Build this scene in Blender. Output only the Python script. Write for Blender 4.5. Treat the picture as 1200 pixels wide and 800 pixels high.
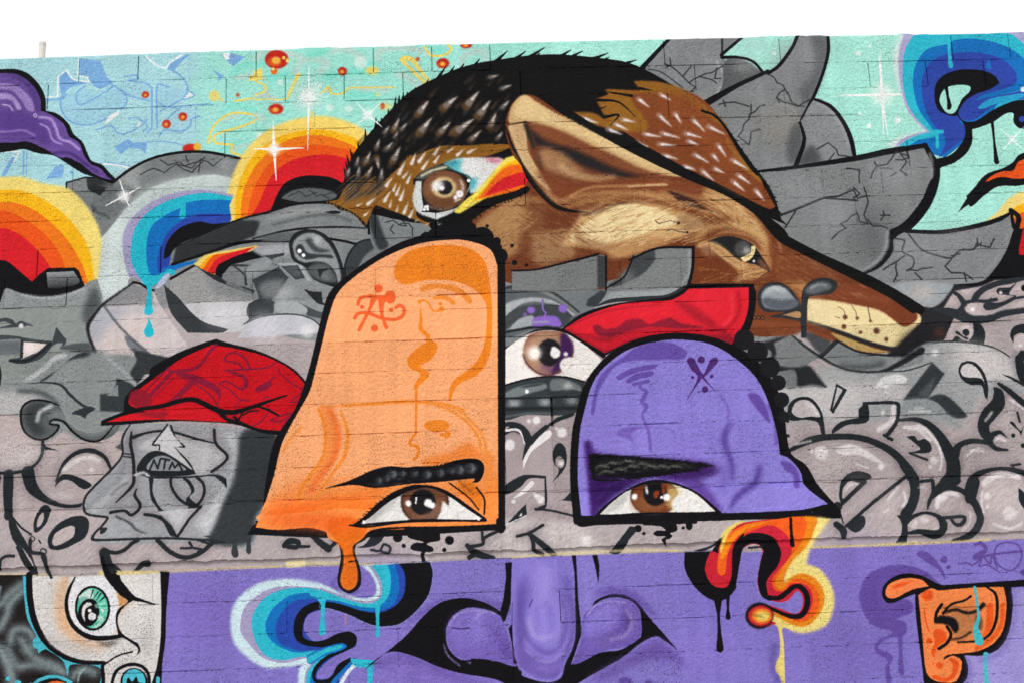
import bpy, bmesh, math, random
import numpy as np
from mathutils import Matrix, Vector

for o in list(bpy.data.objects):
    bpy.data.objects.remove(o)
sc = bpy.context.scene
col = sc.collection

# ------------------------------------------------------------------ camera
PITCH, YAW, ROLL = 0.2674, 0.0263, 0.0395
CAM = np.array([0.0, -7.9593, 1.6])
WALL_TOP = 1.6 + 4.3094
FPX = 1500.0                                     # focal length in pixels of a 1200 px wide picture
_w0 = np.array([math.sin(YAW), math.cos(YAW), 0.0])
_r0 = np.array([math.cos(YAW), -math.sin(YAW), 0.0])
_fw = _w0 * math.cos(PITCH) + np.array([0, 0, 1.0]) * math.sin(PITCH)
_u0 = -_w0 * math.sin(PITCH) + np.array([0, 0, 1.0]) * math.cos(PITCH)
_rt = _r0 * math.cos(ROLL) - _u0 * math.sin(ROLL)
_up = _r0 * math.sin(ROLL) + _u0 * math.cos(ROLL)
cd = bpy.data.cameras.new('camera')
cam = bpy.data.objects.new('camera', cd)
col.objects.link(cam)
m = Matrix.Identity(4)
for i in range(3):
    m[i][0], m[i][1], m[i][2], m[i][3] = _rt[i], _up[i], -_fw[i], CAM[i]
cam.matrix_world = m
cd.sensor_fit = 'HORIZONTAL'
cd.sensor_width = 36.0
cd.lens = FPX / 1200.0 * 36.0
cd.clip_end = 3000.0
sc.camera = cam
sc.render.resolution_x, sc.render.resolution_y = 1024, 682

# ------------------------------------------------------------------ world, sun, exposure: a bright overcast day
SUN_EL, SUN_AZ = math.radians(52), math.radians(205)
wd = bpy.data.worlds.new('World')
sc.world = wd
wd.use_nodes = True
nt = wd.node_tree
bg = nt.nodes['Background']
sky = nt.nodes.new('ShaderNodeTexSky')
sky.sky_type = 'NISHITA'
sky.sun_disc = False
sky.sun_elevation = SUN_EL
sky.sun_rotation = SUN_AZ
sky.dust_density = 4.0
mx = nt.nodes.new('ShaderNodeMix')
mx.data_type = 'RGBA'
mx.inputs[0].default_value = 0.9                 # cloud cover over the blue
mx.inputs[7].default_value = (7.95, 7.9, 8.0, 1)
nt.links.new(sky.outputs[0], mx.inputs[6])
nt.links.new(mx.outputs[2], bg.inputs[0])
bg.inputs[1].default_value = 0.1
sd = bpy.data.lights.new('sun', 'SUN')
sd.energy = 1.5
sd.angle = math.radians(18)
sd.color = (1.0, 0.97, 0.93)
sun = bpy.data.objects.new('sun', sd)
col.objects.link(sun)
sdir = Vector((math.sin(SUN_AZ) * math.cos(SUN_EL), math.cos(SUN_AZ) * math.cos(SUN_EL), math.sin(SUN_EL)))
sun.rotation_euler = sdir.to_track_quat('Z', 'Y').to_euler()
sun.location = (-3, -6, 12)
vs = sc.view_settings
vs.view_transform = 'Standard'
vs.look = 'None'
vs.exposure = 0.54
vs.gamma = 1.0
vs.use_curve_mapping = False

# ------------------------------------------------------------------ the mural: painted in wall metres into a canvas made here
def to_wall(x, y):
    """photo pixel -> (x, z) on the wall face (the plane y = 0)"""
    x = np.asarray(x, float); y = np.asarray(y, float)
    d = _fw[None] + _rt[None] * ((x - 600) / FPX)[:, None] - _up[None] * ((y - 400) / FPX)[:, None]
    s = -CAM[1] / d[:, 1]
    return CAM[0] + d[:, 0] * s, CAM[2] + d[:, 2] * s

RES = 300.0
U0, U1, Z0, Z1 = -5.2, 5.2, 0.95, 5.95
CW, CHT = int((U1 - U0) * RES), int((Z1 - Z0) * RES)
canvas = np.zeros((CHT, CW, 3), np.float32)
rng = np.random.default_rng(7)
grain = rng.random((CHT, CW), dtype=np.float32) - 0.5
TX, TY, TS = 0.0, 0.0, 1.0
CLIP = None

def t(x0, y0, s=0.25):
    """following coordinates are in an enlarged view: photo = origin + s * value"""
    global TX, TY, TS
    TX, TY, TS = x0, y0, s

def C(h):
    if not isinstance(h, str):
        return np.array(h, np.float32)
    return np.array([int(h[i:i + 2], 16) / 255 for i in (0, 2, 4)], np.float32)

def to_canvas(P):
    P = np.asarray(P, float)
    x, z = to_wall(TX + TS * P[:, 0], TY + TS * P[:, 1])
    return np.stack([(x - U0) * RES, (Z1 - z) * RES], 1)

def unit():
    """canvas pixels per photo pixel near the current view"""
    return RES / 188.0

def parse(s):
    P, corner, W = [], [], []
    for tok in s.split():
        w = None
        if ':' in tok:
            tok, w = tok.split(':')
            w = float(w)
        c = tok.endswith('!')
        a, b = tok.rstrip('!').split(',')
        P.append((float(a), float(b))); corner.append(c); W.append(w)
    return np.array(P), corner, W

def spline(P, corner, closed, n=5):
    """Catmull-Rom through P, sharp at corners; returns points and their parameter"""
    N = len(P)
    out, par = [], []
    segs = N if closed else N - 1
    ts = np.arange(n) / n
    for i in range(segs):
        p1, p2 = P[i], P[(i + 1) % N]
        p0 = P[i - 1] if (closed or i > 0) and not corner[i] else 2 * p1 - p2
        p3 = P[(i + 2) % N] if (closed or i + 2 < N) and not corner[(i + 1) % N] else 2 * p2 - p1
        if corner[i]:
            p0 = p1 - (p2 - p1)
        if corner[(i + 1) % N]:
            p3 = p2 + (p2 - p1)
        # limit overshoot by tangent length
        L = np.linalg.norm(p2 - p1) + 1e-9
        m1, m2 = (p2 - p0) / 2, (p3 - p1) / 2
        for mm in (m1, m2):
            q = np.linalg.norm(mm)
            if q > 1.3 * L:
                mm *= 1.3 * L / q
        for a in ts:
            a2, a3 = a * a, a * a * a
            out.append((2 * a3 - 3 * a2 + 1) * p1 + (a3 - 2 * a2 + a) * m1 + (-2 * a3 + 3 * a2) * p2 + (a3 - a2) * m2)
            par.append(i + a)
    if not closed:
        out.append(P[-1]); par.append(N - 1.0)
    return np.array(out), np.array(par)

def box_blur(a, r):
    if r < 1:
        return a
    for ax in (0, 1):
        for _ in range(2):
            c = np.cumsum(np.concatenate([np.zeros_like(np.take(a, [0], ax)), a], ax), ax)
            n = a.shape[ax]
            i1 = np.minimum(np.arange(n) + r + 1, n); i0 = np.maximum(np.arange(n) - r, 0)
            a = (np.take(c, i1, ax) - np.take(c, i0, ax)) / (2 * r + 1)
    return a

def fill_mask(Q, pad):
    """antialiased even-odd fill of canvas polygon Q -> x0, y0, mask"""
    x0 = max(int(Q[:, 0].min()) - 2 - pad, 0); x1 = min(int(Q[:, 0].max()) + 3 + pad, CW)
    y0 = max(int(Q[:, 1].min()) - 2 - pad, 0); y1 = min(int(Q[:, 1].max()) + 3 + pad, CHT)
    if x1 - x0 < 2 or y1 - y0 < 2:
        return None
    SS = 3
    H, Wd = y1 - y0, x1 - x0
    ys = y0 + (np.arange(H * SS) + 0.5) / SS
    A, B = Q, np.roll(Q, -1, 0)
    lo, hi = np.minimum(A[:, 1], B[:, 1]), np.maximum(A[:, 1], B[:, 1])
    D = np.zeros((H * SS, Wd + 2), np.float32)
    rows, xs = [], []
    for a, b, l, h in zip(A, B, lo, hi):
        i0 = np.searchsorted(ys, l, 'left'); i1 = np.searchsorted(ys, h, 'left')
        if i1 > i0:
            yy = ys[i0:i1]
            rows.append(np.arange(i0, i1)); xs.append(a[0] + (b[0] - a[0]) * (yy - a[1]) / (b[1] - a[1]))
    if not rows:
        return None
    rows = np.concatenate(rows); xs = np.concatenate(xs)
    o = np.lexsort((xs, rows)); rows, xs = rows[o], xs[o]
    first = np.searchsorted(rows, rows, 'left')
    sign = np.where((np.arange(len(rows)) - first) % 2 == 0, 1.0, -1.0)
    xs = np.clip(xs - x0, 0, Wd)
    ix = xs.astype(int); fx = xs - ix
    np.add.at(D, (rows, ix), sign * (1 - fx)); np.add.at(D, (rows, ix + 1), sign * fx)
    M = np.cumsum(D, 1)[:, :Wd].reshape(H, SS, Wd).mean(1)
    return x0, y0, np.clip(M, 0, 1)

def stroke_mask(Q, R, soft, pad):
    x0 = max(int((Q[:, 0] - R).min()) - 3 - pad, 0); x1 = min(int((Q[:, 0] + R).max()) + 4 + pad, CW)
    y0 = max(int((Q[:, 1] - R).min()) - 3 - pad, 0); y1 = min(int((Q[:, 1] + R).max()) + 4 + pad, CHT)
    if x1 - x0 < 2 or y1 - y0 < 2:
        return None
    M = np.zeros((y1 - y0, x1 - x0), np.float32)
    for a, b, ra, rb in zip(Q[:-1], Q[1:], R[:-1], R[1:]):
        r = max(ra, rb) + 1.5
        bx0 = int(max(min(a[0], b[0]) - r - x0, 0)); bx1 = int(min(max(a[0], b[0]) + r - x0 + 2, x1 - x0))
        by0 = int(max(min(a[1], b[1]) - r - y0, 0)); by1 = int(min(max(a[1], b[1]) + r - y0 + 2, y1 - y0))
        if bx1 <= bx0 or by1 <= by0:
            continue
        X = np.arange(bx0, bx1, dtype=np.float32)[None] + (x0 + 0.5) - a[0]
        Y = np.arange(by0, by1, dtype=np.float32)[:, None] + (y0 + 0.5) - a[1]
        d = b - a
        L = d @ d + 1e-9
        s = np.clip((X * d[0] + Y * d[1]) / L, 0, 1)
        dist = np.sqrt((X - s * d[0]) ** 2 + (Y - s * d[1]) ** 2)
        v = np.clip((ra + (rb - ra) * s) - dist + 0.5, 0, 1)
        sub = M[by0:by1, bx0:bx1]
        np.maximum(sub, v, out=sub)
    return x0, y0, M

LW, SHADE = 1.0, None
def lay(res, colr, b, a, colr2=None, axis=None, darken=False):
    if res is None:
        return
    x0, y0, M = res
    if b > 0:
        r = int(round(b * unit() * 0.75))
        M = box_blur(M, r)
        g = grain[y0:y0 + M.shape[0], x0:x0 + M.shape[1]]
        M = np.clip(M + g * 2.2 * M * (1 - M), 0, 1)
    M = M * a
    if CLIP is not None:
        M = M * CLIP[y0:y0 + M.shape[0], x0:x0 + M.shape[1]]
    sub = canvas[y0:y0 + M.shape[0], x0:x0 + M.shape[1]]
    cc = C(colr)
    if darken:
        cc = np.minimum(sub, cc)
    if colr2 is not None:
        p0, p1 = axis
        d = p1 - p0
        X = np.arange(M.shape[1])[None] + x0 - p0[0]; Y = np.arange(M.shape[0])[:, None] + y0 - p0[1]
        s = np.clip((X * d[0] + Y * d[1]) / (d @ d), 0, 1)[..., None].astype(np.float32)
        s = np.clip(s + grain[y0:y0 + M.shape[0], x0:x0 + M.shape[1], None] * 0.15 * 4 * s * (1 - s), 0, 1)
        cc = C(colr) * (1 - s) + C(colr2) * s
    sub += (cc - sub) * M[..., None]

def p(s, c, b=0, a=1, n=5, straight=False):
    """filled smooth shape"""
    P, k, _ = parse(s)
    if straight:
        k = [True] * len(P)
    S, _ = spline(P, k, True, 1 if straight else n)
    lay(fill_mask(to_canvas(S), int(b * unit() * 2.2) if b else 0), c, b, a)

def q(s, c, b=0, a=1):
    p(s, c, b, a, straight=True)

def g(s, c1, c2, ax, straight=False):
    """filled shape with a gradient from c1 to c2 along ax = x0, y0, x1, y1"""
    P, k, _ = parse(s)
    if straight:
        k = [True] * len(P)
    S, _ = spline(P, k, True, 1 if straight else 5)
    e = to_canvas(np.array([[ax[0], ax[1]], [ax[2], ax[3]]]))
    lay(fill_mask(to_canvas(S), 0), c1, 0, 1, c2, e)

def l(s, w, c, b=0, a=1, straight=False, taper=None):
    """brush line; w is its width; taper='b' both ends, 's' start, 'e' end"""
    P, k, W = parse(s)
    if straight:
        k = [True] * len(P)
    S, par = spline(P, k, False, 1 if straight else 5)
    N = len(P)
    wk = np.array([w if v is None else v for v in W], float)
    if c in ('22272b', '23282c', '2a2f34', '212529'):
        wk = wk * LW
    wd_ = np.interp(par, np.arange(N), wk)
    if taper:
        f = par / (N - 1)
        if taper == 'b':
            wd_ = wd_ * (1 - np.abs(2 * f - 1) ** 2.0 * 0.85)
        elif taper == 'e':
            wd_ = wd_ * (1 - f * 0.85)
        else:
            wd_ = wd_ * (0.15 + 0.85 * f)
    R = wd_ * TS * unit() / 2
    if SHADE and c in ('22272b', '23282c', '2a2f34', '212529') and R.max() > 2:
        lay(stroke_mask(to_canvas(S), R + 5.0, 0, 16), SHADE, 5, .5, darken=True)
    lay(stroke_mask(to_canvas(S), R, 0, int(b * unit() * 2.2) if b else 0), c, b, a)

def d(x, y, r, c, b=0, a=1, ry=None, rot=0):
    ry = r if ry is None else ry
    th = np.linspace(0, 2 * math.pi, 28, endpoint=False)
    cs, sn = math.cos(math.radians(rot)), math.sin(math.radians(rot))
    X = r * np.cos(th); Y = ry * np.sin(th)
    P = np.stack([x + X * cs - Y * sn, y + X * sn + Y * cs], 1)
    lay(fill_mask(to_canvas(P), int(b * unit() * 2.2) if b else 0), c, b, a)

def clip(s=None, straight=False):
    """limit the following paint to a shape (None lifts it)"""
    global CLIP
    if s is None:
        CLIP = None
        return
    P, k, _ = parse(s)
    S, _ = spline(P, [True] * len(P) if straight else k, True, 1 if straight else 5)
    r = fill_mask(to_canvas(S), 0)
    CLIP = np.zeros((CHT, CW), np.float32)
    if r is not None:
        CLIP[r[1]:r[1] + r[2].shape[0], r[0]:r[0] + r[2].shape[1]] = r[2]

def ol(s, w, line, fill, b=0):
    """filled shape with an outline"""
    p(s, fill, b)
    P = s.split()
    l(' '.join(P + [P[0]]), w, line)

def crack(s, w=5, c='2a2d30', n=0):
    """jagged crack"""
    P, _, _ = parse(s)
    out = []
    for i in range(len(P) - 1):
        a, b = P[i], P[i + 1]
        L = np.linalg.norm(b - a)
        k = max(int(L / 28), 1)
        nn = np.array([-(b - a)[1], (b - a)[0]]) / (L + 1e-6)
        for j in range(k):
            out.append(a + (b - a) * j / k + nn * (rng.random() - 0.5) * (14 if j else 0))
    out.append(P[-1])
    l(' '.join('%.1f,%.1f' % tuple(v) for v in out), w, c, straight=True, a=0.9)

def star(x, y, r, c='f2f6f6', thin=5, rot=0):
    for k in range(4):
        an = math.radians(rot + 90 * k)
        l('%f,%f:%f %f,%f:1.5' % (x, y, thin * 1.6, x + r * math.cos(an), y + r * math.sin(an)), thin, c)
    d(x, y, thin * 3.2, c, b=2.5, a=0.8)

K, CHC = '131317', '22272b'

# ---- ground coats
canvas[:] = C('a99fa1')
t(0, 0, 1)
q('-500,-200 1700,-200 1700,420 -500,420', '9adfd2')
p('-500,-200! 215,-200! 235,60 222,110 235,150 225,200 200,420! -500,420!', 'a3d3dc', b=10)
q('640,-200 1700,-200 1700,420 640,420', 'a5e4d6', b=12)
q('-500,365 1700,325 1700,700 -500,700', 'aaa0a2')
# soft colour clouds in the taupe middle
for X, Y, R, c_, a_ in [(60, 560, 60, 'b9adae', .7), (200, 640, 70, 'b3a8aa', .6), (640, 560, 40, '9d9092', .6), (1000, 540, 60, 'a3989a', .6),
                        (1120, 580, 60, 'b3a7a8', .6), (1170, 480, 40, 'b5abac', .7), (620, 640, 50, 'bdb5b4', .8), (880, 620, 60, 'b4acac', .7), (450, 640, 90, 'b6adad', .7)]:
    d(X, Y, R, c_, b=25, a=a_, ry=R * .6)

# ---- pale blue letters on the upper left
t(0, 30)
LB, PW = '7aabdb', 'e2ecee'
d(150, 330, 900, 'a8d8de', b=40, a=.4)
p('400,300 480,330 530,290 590,330 585,370 470,450 400,465 330,450 290,400 290,340', '93c4df', b=1, a=.55)
p('740,290 800,290 870,300 870,330 800,370 740,380', '93c4df', b=1, a=.5); p('560,500 690,440 710,300 600,260 560,300 700,360 690,430', '98c8e0', b=1, a=.5); p('780,440 850,385 930,400 890,470 770,490', '9dcbe2', b=1, a=.5)
q('372,155 470,165 500,240 530,270 470,300 440,282 412,252 420,238 375,232', LB)
p('275,240! 310,215! 335,252 375,262 425,268! 330,292 285,322!', LB)
l('215,338 270,332! 272,240! 312,210! 345,252 418,266! 408,244! 365,236! 370,150!', 8, PW)
l('210,350 285,345 310,325', 13, LB)
l('325,285 287,340 290,400 330,450 400,468 470,450 540,410 590,370 592,330 560,300 520,272', 9, LB)
l('400,285 365,310 358,345 375,372 430,350 480,320 530,282 480,268 440,282', 9, LB)
l('555,300 610,330 700,355', 9, LB)
l('582,240 640,232! 648,250! 600,258! 680,270 712,292! 712,480! 690,505!', 9, LB)
l('737,480 737,285 792,288', 9, LB)
l('800,205 850,240 880,290 868,330 830,360 752,402', 9, LB)
l('740,360 790,385 870,376 985,368', 8, LB)
l('770,482 792,432 850,382', 8, LB)
l('745,522! 772,492 850,496 890,472 898,440 935,425', 9, LB)
q('780,205 800,178 862,142 895,132 842,180 812,216', LB)
l('685,145 730,185 780,202! 792,178 852,138', 9, PW)
q('490,466 504,430 560,394 556,420', PW)
q('640,480 650,452 672,468', PW)
l('450,490 520,470 548,502 592,506 662,470 690,440', 8, LB)
l('600,440 640,432 690,470 670,500', 7, LB)
q('535,570 600,530 622,550 690,545 682,602 660,580 602,574 566,606', LB)
l('690,545 780,545 862,562', 6, LB)
q('990,204 1050,236 1020,268 1022,236', LB)
q('1080,128 1150,150 1092,192 1036,140', LB)
q('1040,130 1078,128 1074,160 1058,162', PW)
q('860,345 885,312 912,330', PW)
l('875,300 912,328 862,348', 7, LB)
l('20,590 92,592! 66,640! 60,610!', 10, PW)
l('60,625 18,700', 20, LB)
l('112,590 110,700', 7, LB); l('126,590 124,700', 5, LB)
q('215,722 262,658 302,655 295,712', LB)
d(335, 690, 9, LB)
l('490,650 560,655 605,672', 12, PW)
l('505,640 610,660', 6, LB)
# ---- swirls and little planets in the mint sky
MG, YL = 'b9d2ca', 'e4d36f'
t(0, 30)
for s_ in ['1090,230 1140,190 1240,180', '1050,400 1100,370 1200,400', '1000,640 1080,560 1200,560', '1130,640 1200,600']:
    l(s_, 34, '7fe0cf', b=3, a=.7)
for s_ in ['1100,250 1180,235 1240,250', '1050,440 1120,425', '1090,580 1160,560 1220,575']:
    l(s_, 22, MG, b=2, a=.8)
l('975,552 998,480 1060,422 1130,410 1200,425 1190,450 1120,478 1040,500 1002,525 1010,550 1060,558 1090,560 1084,592 1135,612', 13, YL)
l('1100,355 1200,340', 12, YL)
q('1165,262 1170,238 1190,232 1188,215 1230,200 1230,255', YL)
t(300, 30)
for s_ in ['0,160 60,110 200,150', '180,220 230,160 330,170 300,215', '340,130 420,110 500,160', '570,170 580,120 700,105 800,130', '960,190 980,140 1060,120 1080,170',
           '580,210 700,240 780,300', '620,300 500,300', '0,420 30,440', '0,330 60,330 110,380']:
    l(s_, 36, MG, b=2, a=.75)
for s_ in ['60,250 150,230', '330,240 460,215 640,220', '250,140 330,120', '440,330 560,330', '850,110 870,140', '480,190 560,180']:
    l(s_, 40, '72ddca', b=3, a=.6)
l('200,232:22 160,310:18 140,345:8 60,345:7 0,350:7', 14, YL)
l('0,262:10 40,280 40,310 0,325:10', 12, YL)
l('305,320 340,292:20 352,318 400,320 440,292! 520,292 650,290:7', 10, YL)
l('832,285:14 780,225:18 730,160:26 690,160:34 710,190 760,240 800,280 780,300 745,325:14', 18, YL)
l('790,100:10 820,140:14 880,140 915,115 900,90', 14, YL)
d(262, 412, 10, YL, 1); d(570, 325, 8, YL, 1); d(545, 212, 32, YL, 2, ry=20); d(610, 380, 28, YL, 3, .8, ry=16)
for X, Y, R, Ry in [(97, 160, 60, 48), (405, 215, 24, 21), (876, 178, 33, 26), (985, 92, 30, 18), (93, 392, 38, 27), (758, 158, 10, 10), (593, 378, 10, 16),
                    (-420, 462, 22, 22), (-343, 428, 22, 22), (-518, 325, 19, 17), (-85, 326, 9, 9)]:
    R, Ry = R * .92, Ry * .92
    d(X, Y, R, 'b8281f', 0.5, 1, Ry); d(X - R * .2, Y + Ry * .3, R * .6, 'd8561c', 1.5, .9, Ry * .5); d(X - R * .05, Y + Ry * .1, R * .38, 'e8b84a', 1, .9, Ry * .4)
d(85, 215, 16, 'd8691f', .4); d(130, 152, 8, 'e9c85c'); d(147, 165, 9, 'e9c85c'); d(80, 205, 7, 'f0e0a0')
d(-195, 330, 26, 'd9d27c', .8); d(-162, 348, 9, 'd9d27c')
d(-305, 577, 40, 'c42a20', .5, 1, 22); d(-275, 570, 18, 'e6b53c', 1, 1, 20)
for X, Y, R in [(490, 175, 30), (112, 266, 14), (290, 283, 16), (435, 392, 18), (345, 385, 18), (15, 518, 18), (62, 470, 8), (480, 268, 8)]:
    d(X, Y, R, 'd9ede6', 2, .8)
d(245, 335, 70, 'cfe6e0', 8, .7)
# ---- pale halo behind the left rainbow and the blue curl
t(0, 220)
p('330,-20 420,60 560,-40 720,-120 900,-150 1090,-130 1110,60 1000,300 700,440 480,545 450,430', 'c9d6d5', b=4)
# grey stone arch
t(0, 30)
p('310,735! 400,712! 470,745 520,745 600,685 700,632 800,606 900,598 1000,602 1130,628 1120,720 1000,700 850,720 720,760 600,850 480,990 430,1000 400,870 330,800', '777c7e', b=1)
p('640,960 580,880 640,800 760,740 900,712 1100,720 1090,800 800,800', 'b9c6c6', b=8)
l('480,800 560,730 640,680', 60, 'a6abac', b=8, a=.7)
p('405,714! 450,712! 520,745! 470,800! 415,770', '2d3033', b=1)
q('312,738 400,714 412,770 330,790', '7f8486')
l('312,795! 312,737! 405,712! 440,716', 8, K)
l('440,870 480,800 530,740 600,682 700,628 800,602 900,592 1000,598 1130,625', 15, K)
for s_ in ['660,700 720,670 770,690 830,650 860,660 930,640', '750,630 790,655 840,640 900,670 960,620', '830,655 900,690 950,640', '930,690 940,630 1000,660 1040,625', '880,640 870,610']:
    crack(s_, 6)
d(612, 748, 40, 'a9aeb0', 4, .7); d(1065, 655, 40, '9a9fa1', 5, .6)
t(0, 220)
p('420,60 470,0 540,-20 640,20 560,110 500,140 440,110', '6d7274', b=4)
q('410,5 440,-10 500,0 470,40', '26292c')
l('430,80 455,115 510,135', 10, '43484b', b=2)
# ---- star on the arch
t(0, 220)
l('495,85:4 580,40:12 655,0:3', 8, 'f0f3f3'); l('560,-40:3 585,40:12 605,88:3', 8, 'f0f3f3'); d(582, 40, 28, 'eef2f2', 3, .9)

# ---- purple cloud worm, upper left
t(0, 30)
p('-300,260 -100,215 60,205 130,225 185,280 212,340 215,400! 270,415 320,460 345,510 385,545 410,600 430,635 480,655 512,690 545,722! 525,742 490,732 440,712 380,690 310,645 250,610 180,600 110,580 50,590 -100,600 -300,560', K)
p('-300,290 -100,235 50,225 110,245 160,290 188,345 190,397! 250,425 300,465 325,520 370,550 395,610 425,650 470,670 500,705 526,726! 480,715 430,690 380,650 320,620 280,620 230,590 190,570 130,545 60,550 -80,545 -300,500', '674d97')
p('0,240 60,245 120,285 150,340 165,398 190,397 188,345 160,290 110,245 50,225', '4f3a7e', b=1, a=.7)
p('-60,275 50,275 110,305 148,350 160,398 130,398 95,345 50,305 -40,295', '9a83c4', b=.6)
p('-40,320 30,318 70,340 100,390 80,395 50,350 -20,345', 'a893cf', b=.5)
l('10,370 45,378 60,400', 10, 'a893cf')
p('-60,400 80,410 160,425 230,480 250,560 190,550 130,520 -60,500', '553c88', b=3, a=.8)
l('185,430 235,438 262,480 280,530 330,548 372,582', 13, 'ab95d4', b=.5); l('188,462 225,482 245,535 290,558', 10, 'a08acb', b=.5)
l('-60,500 40,498 110,492 160,515', 12, '8a70b8', b=1)
d(165, 422, 9, 'c9b9e4'); d(165, 422, 5, '674d97')
l('250,600 330,600 400,650 460,690', 14, '3c2a68', b=1.5, a=.8)
# ---- rainbow at the left edge
t(0, 220)
p('-900,700 -800,300 -500,60 -200,-40 0,-48 100,-50 200,-20 320,5 400,80 450,160 475,240 470,330 458,432! 300,470 -300,500', 'ecd779', b=1.6)
p('-800,700 -700,300 -400,90 -150,10 0,12 100,15 200,55 300,125 380,220 420,300 435,380 440,440! 300,470', 'f0b41a', b=.5)
p('-700,700 -600,300 -350,130 -150,75 0,70 60,70 150,100 240,165 320,250 370,330 400,400 410,450! 300,470', 'e9761d', b=.4)
p('-600,700 -500,320 -300,180 -150,120 0,110 60,120 150,170 230,240 290,330 308,400! 250,470', 'e4541b', b=.4)
p('-500,700 -420,350 -300,230 -150,185 0,190 50,200 120,240 190,310 245,385! 150,445! 60,420', 'd0202a', b=.4)
p('-400,700 -300,420 -100,340 0,340 40,350 100,400 150,442! 185,408! 225,378! 350,375! 370,390! 388,440! 400,462! 420,520 300,540 200,540 130,540 60,520 0,540 -200,580', K)
g('218,398! 345,392! 372,445 300,468 225,472!', '8d9294', '2c2f32', (290, 400, 290, 475))

# ---- red rainbow in the middle
t(0, 0, 1)
p('270,270 266,235 273,205 289,175 315,152 345,140 375,136 405,142 430,155 445,178 410,225 300,275', 'eed36e', b=1.8)
p('278,270 276,235 283,208 297,182 322,163 350,154 372,152 398,156 424,168 428,192 400,235 300,275', 'f0b41a', b=.5)
p('284,270 283,236 291,210 305,188 328,169 352,160 378,159 402,166 422,178 420,200 400,240 300,275', 'e9761d', b=.4)
p('290,265 293,235 303,210 318,190 340,176 365,170 390,172 415,181 415,215 380,250 300,275', 'e4541b', b=.4)
p('298,262 305,235 318,207 338,190 362,183 388,182 412,191 412,220 380,250', 'd0202a', b=.4)
p('312,262 320,240 326,226 335,214 352,207 370,206 390,209 403,218 405,236 380,250 340,262', K)
# little cracked stone inside
t(380, 160, .15)
p('-330,490 -260,430 -150,405 -30,410 60,430 100,470 40,500 -150,520', '5c6164', b=1)
for s_ in ['-280,470 -200,430 -150,470 -60,440', '-120,420 -60,470 60,440', '-20,460 40,490']:
    crack(s_, 8)
l('-330,495 -150,525 40,505', 14, K)
# ---- blue curl, left
t(0, 220)
p('622,432 590,370 575,290 580,210 620,140 700,75 800,30 950,10 1095,35! 1075,80! 1085,150! 900,300 800,370 740,440', '9d9abf', b=.5)
p('690,475! 640,400 615,340 618,250 640,180 700,110 800,58 950,25 1092,45! 1075,80 1085,150! 900,300 900,350 800,390 745,450 720,475!', '27b4cb')
p('710,412 688,345 690,240 720,170 800,115! 850,95! 870,72! 960,58 1085,60! 1075,90 1085,150! 950,300 930,350 820,390 800,405 760,400', '156fbd')
p('745,400 738,340 760,260 800,195 880,140 960,122 1082,125! 1080,160! 950,250 850,330 800,365 770,375', '2c46a5')
p('600,440 640,425 700,470 800,400 900,360 960,380 1000,430 800,560 640,560', '8a8d90')
p('768,332 775,280 800,230 850,185 930,160 1000,170 1100,160! 1000,250 860,300 810,305 790,325!', K)
l('858,60 858,100:26 855,132:34', 26, '27b4cb')
l('765,420 790,395 812,398', 26, '27b4cb'); p('728,470 770,410 795,405 780,440 745,470', 'b4bcd8')
l('702,450:30 700,500:18 697,565:36 697,578:44', 30, '27b4cb')
p('698,608! 690,640 675,672 685,698 705,702 722,682 712,645', '27b4cb')

# ================= left greys
t(0, 330, .15)
p('-600,140 -200,120 0,160! 35,60! 60,55 200,105 350,125 500,105 640,50 690,5 760,-20! 780,60 790,175! 690,320 700,420 760,560 820,640 1050,800 900,1100 400,1500 0,1300 -600,1300', '868d8c')
p('-600,140 0,165 35,62 100,70 250,118 450,115 650,60 750,20 780,160 400,190 -600,215', '8d9395', b=1)
l('180,108 350,130 500,110 650,65', 22, 'aeb3b6', b=2, a=.9)
p('740,40 790,170 720,290 680,330 640,250 690,120', '3f4548', b=4, a=.8)
l('-100,345:30 20,300:30 80,310:40 120,340:20 160,320:26 190,330:24 255,347:6', 24, '3c4145')
q('0,360 110,330 210,335 200,352 0,368', '3c4145')
d(165, 348, 18, 'd5d8da', 1)
p('-300,420 0,418 120,425 260,450 410,465! 440,355! 500,430 520,460 500,500 465,525! 490,480 420,495 330,590 240,628 140,640 75,620! 90,600 165,590! 165,460 100,450 -300,470', '3a4044')
p('-300,470 165,460! 165,560! 60,560 -300,590', '5b6366', b=3)
l('170,460 165,600', 20, '2b3033')
q('185,470 365,485 300,545 150,612 180,595', 'd8ccc8', b=.4)
d(235, 520, 40, 'e6e2e4', 4, .7)
l('80,615:26 200,620:30 300,565:24 390,490:30', 26, '25292c')
p('500,500! 600,480 690,478! 760,560! 700,560 600,540 470,525', '4b5154', b=1)
l('200,775 330,690 420,600 500,575', 42, 'b9bcc1', b=.8, a=.95)
l('290,800 480,670 560,600 650,560 720,580', 22, '33393d')
p('560,600! 640,640 690,780! 705,590! 640,560', '2f3539')
q('600,605 632,605 628,640', 'd9cfcb')
p('560,640 640,660 680,800 700,640 760,620 960,750 900,800 400,810', '747b7c', b=1)
l('700,575 790,600 880,690 1060,800', 16, '3a4043'); l('760,560 830,640 1050,800', 30, '8b9092', a=.8)
d(572, 760, 52, 'd2d4d6', 1)
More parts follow.
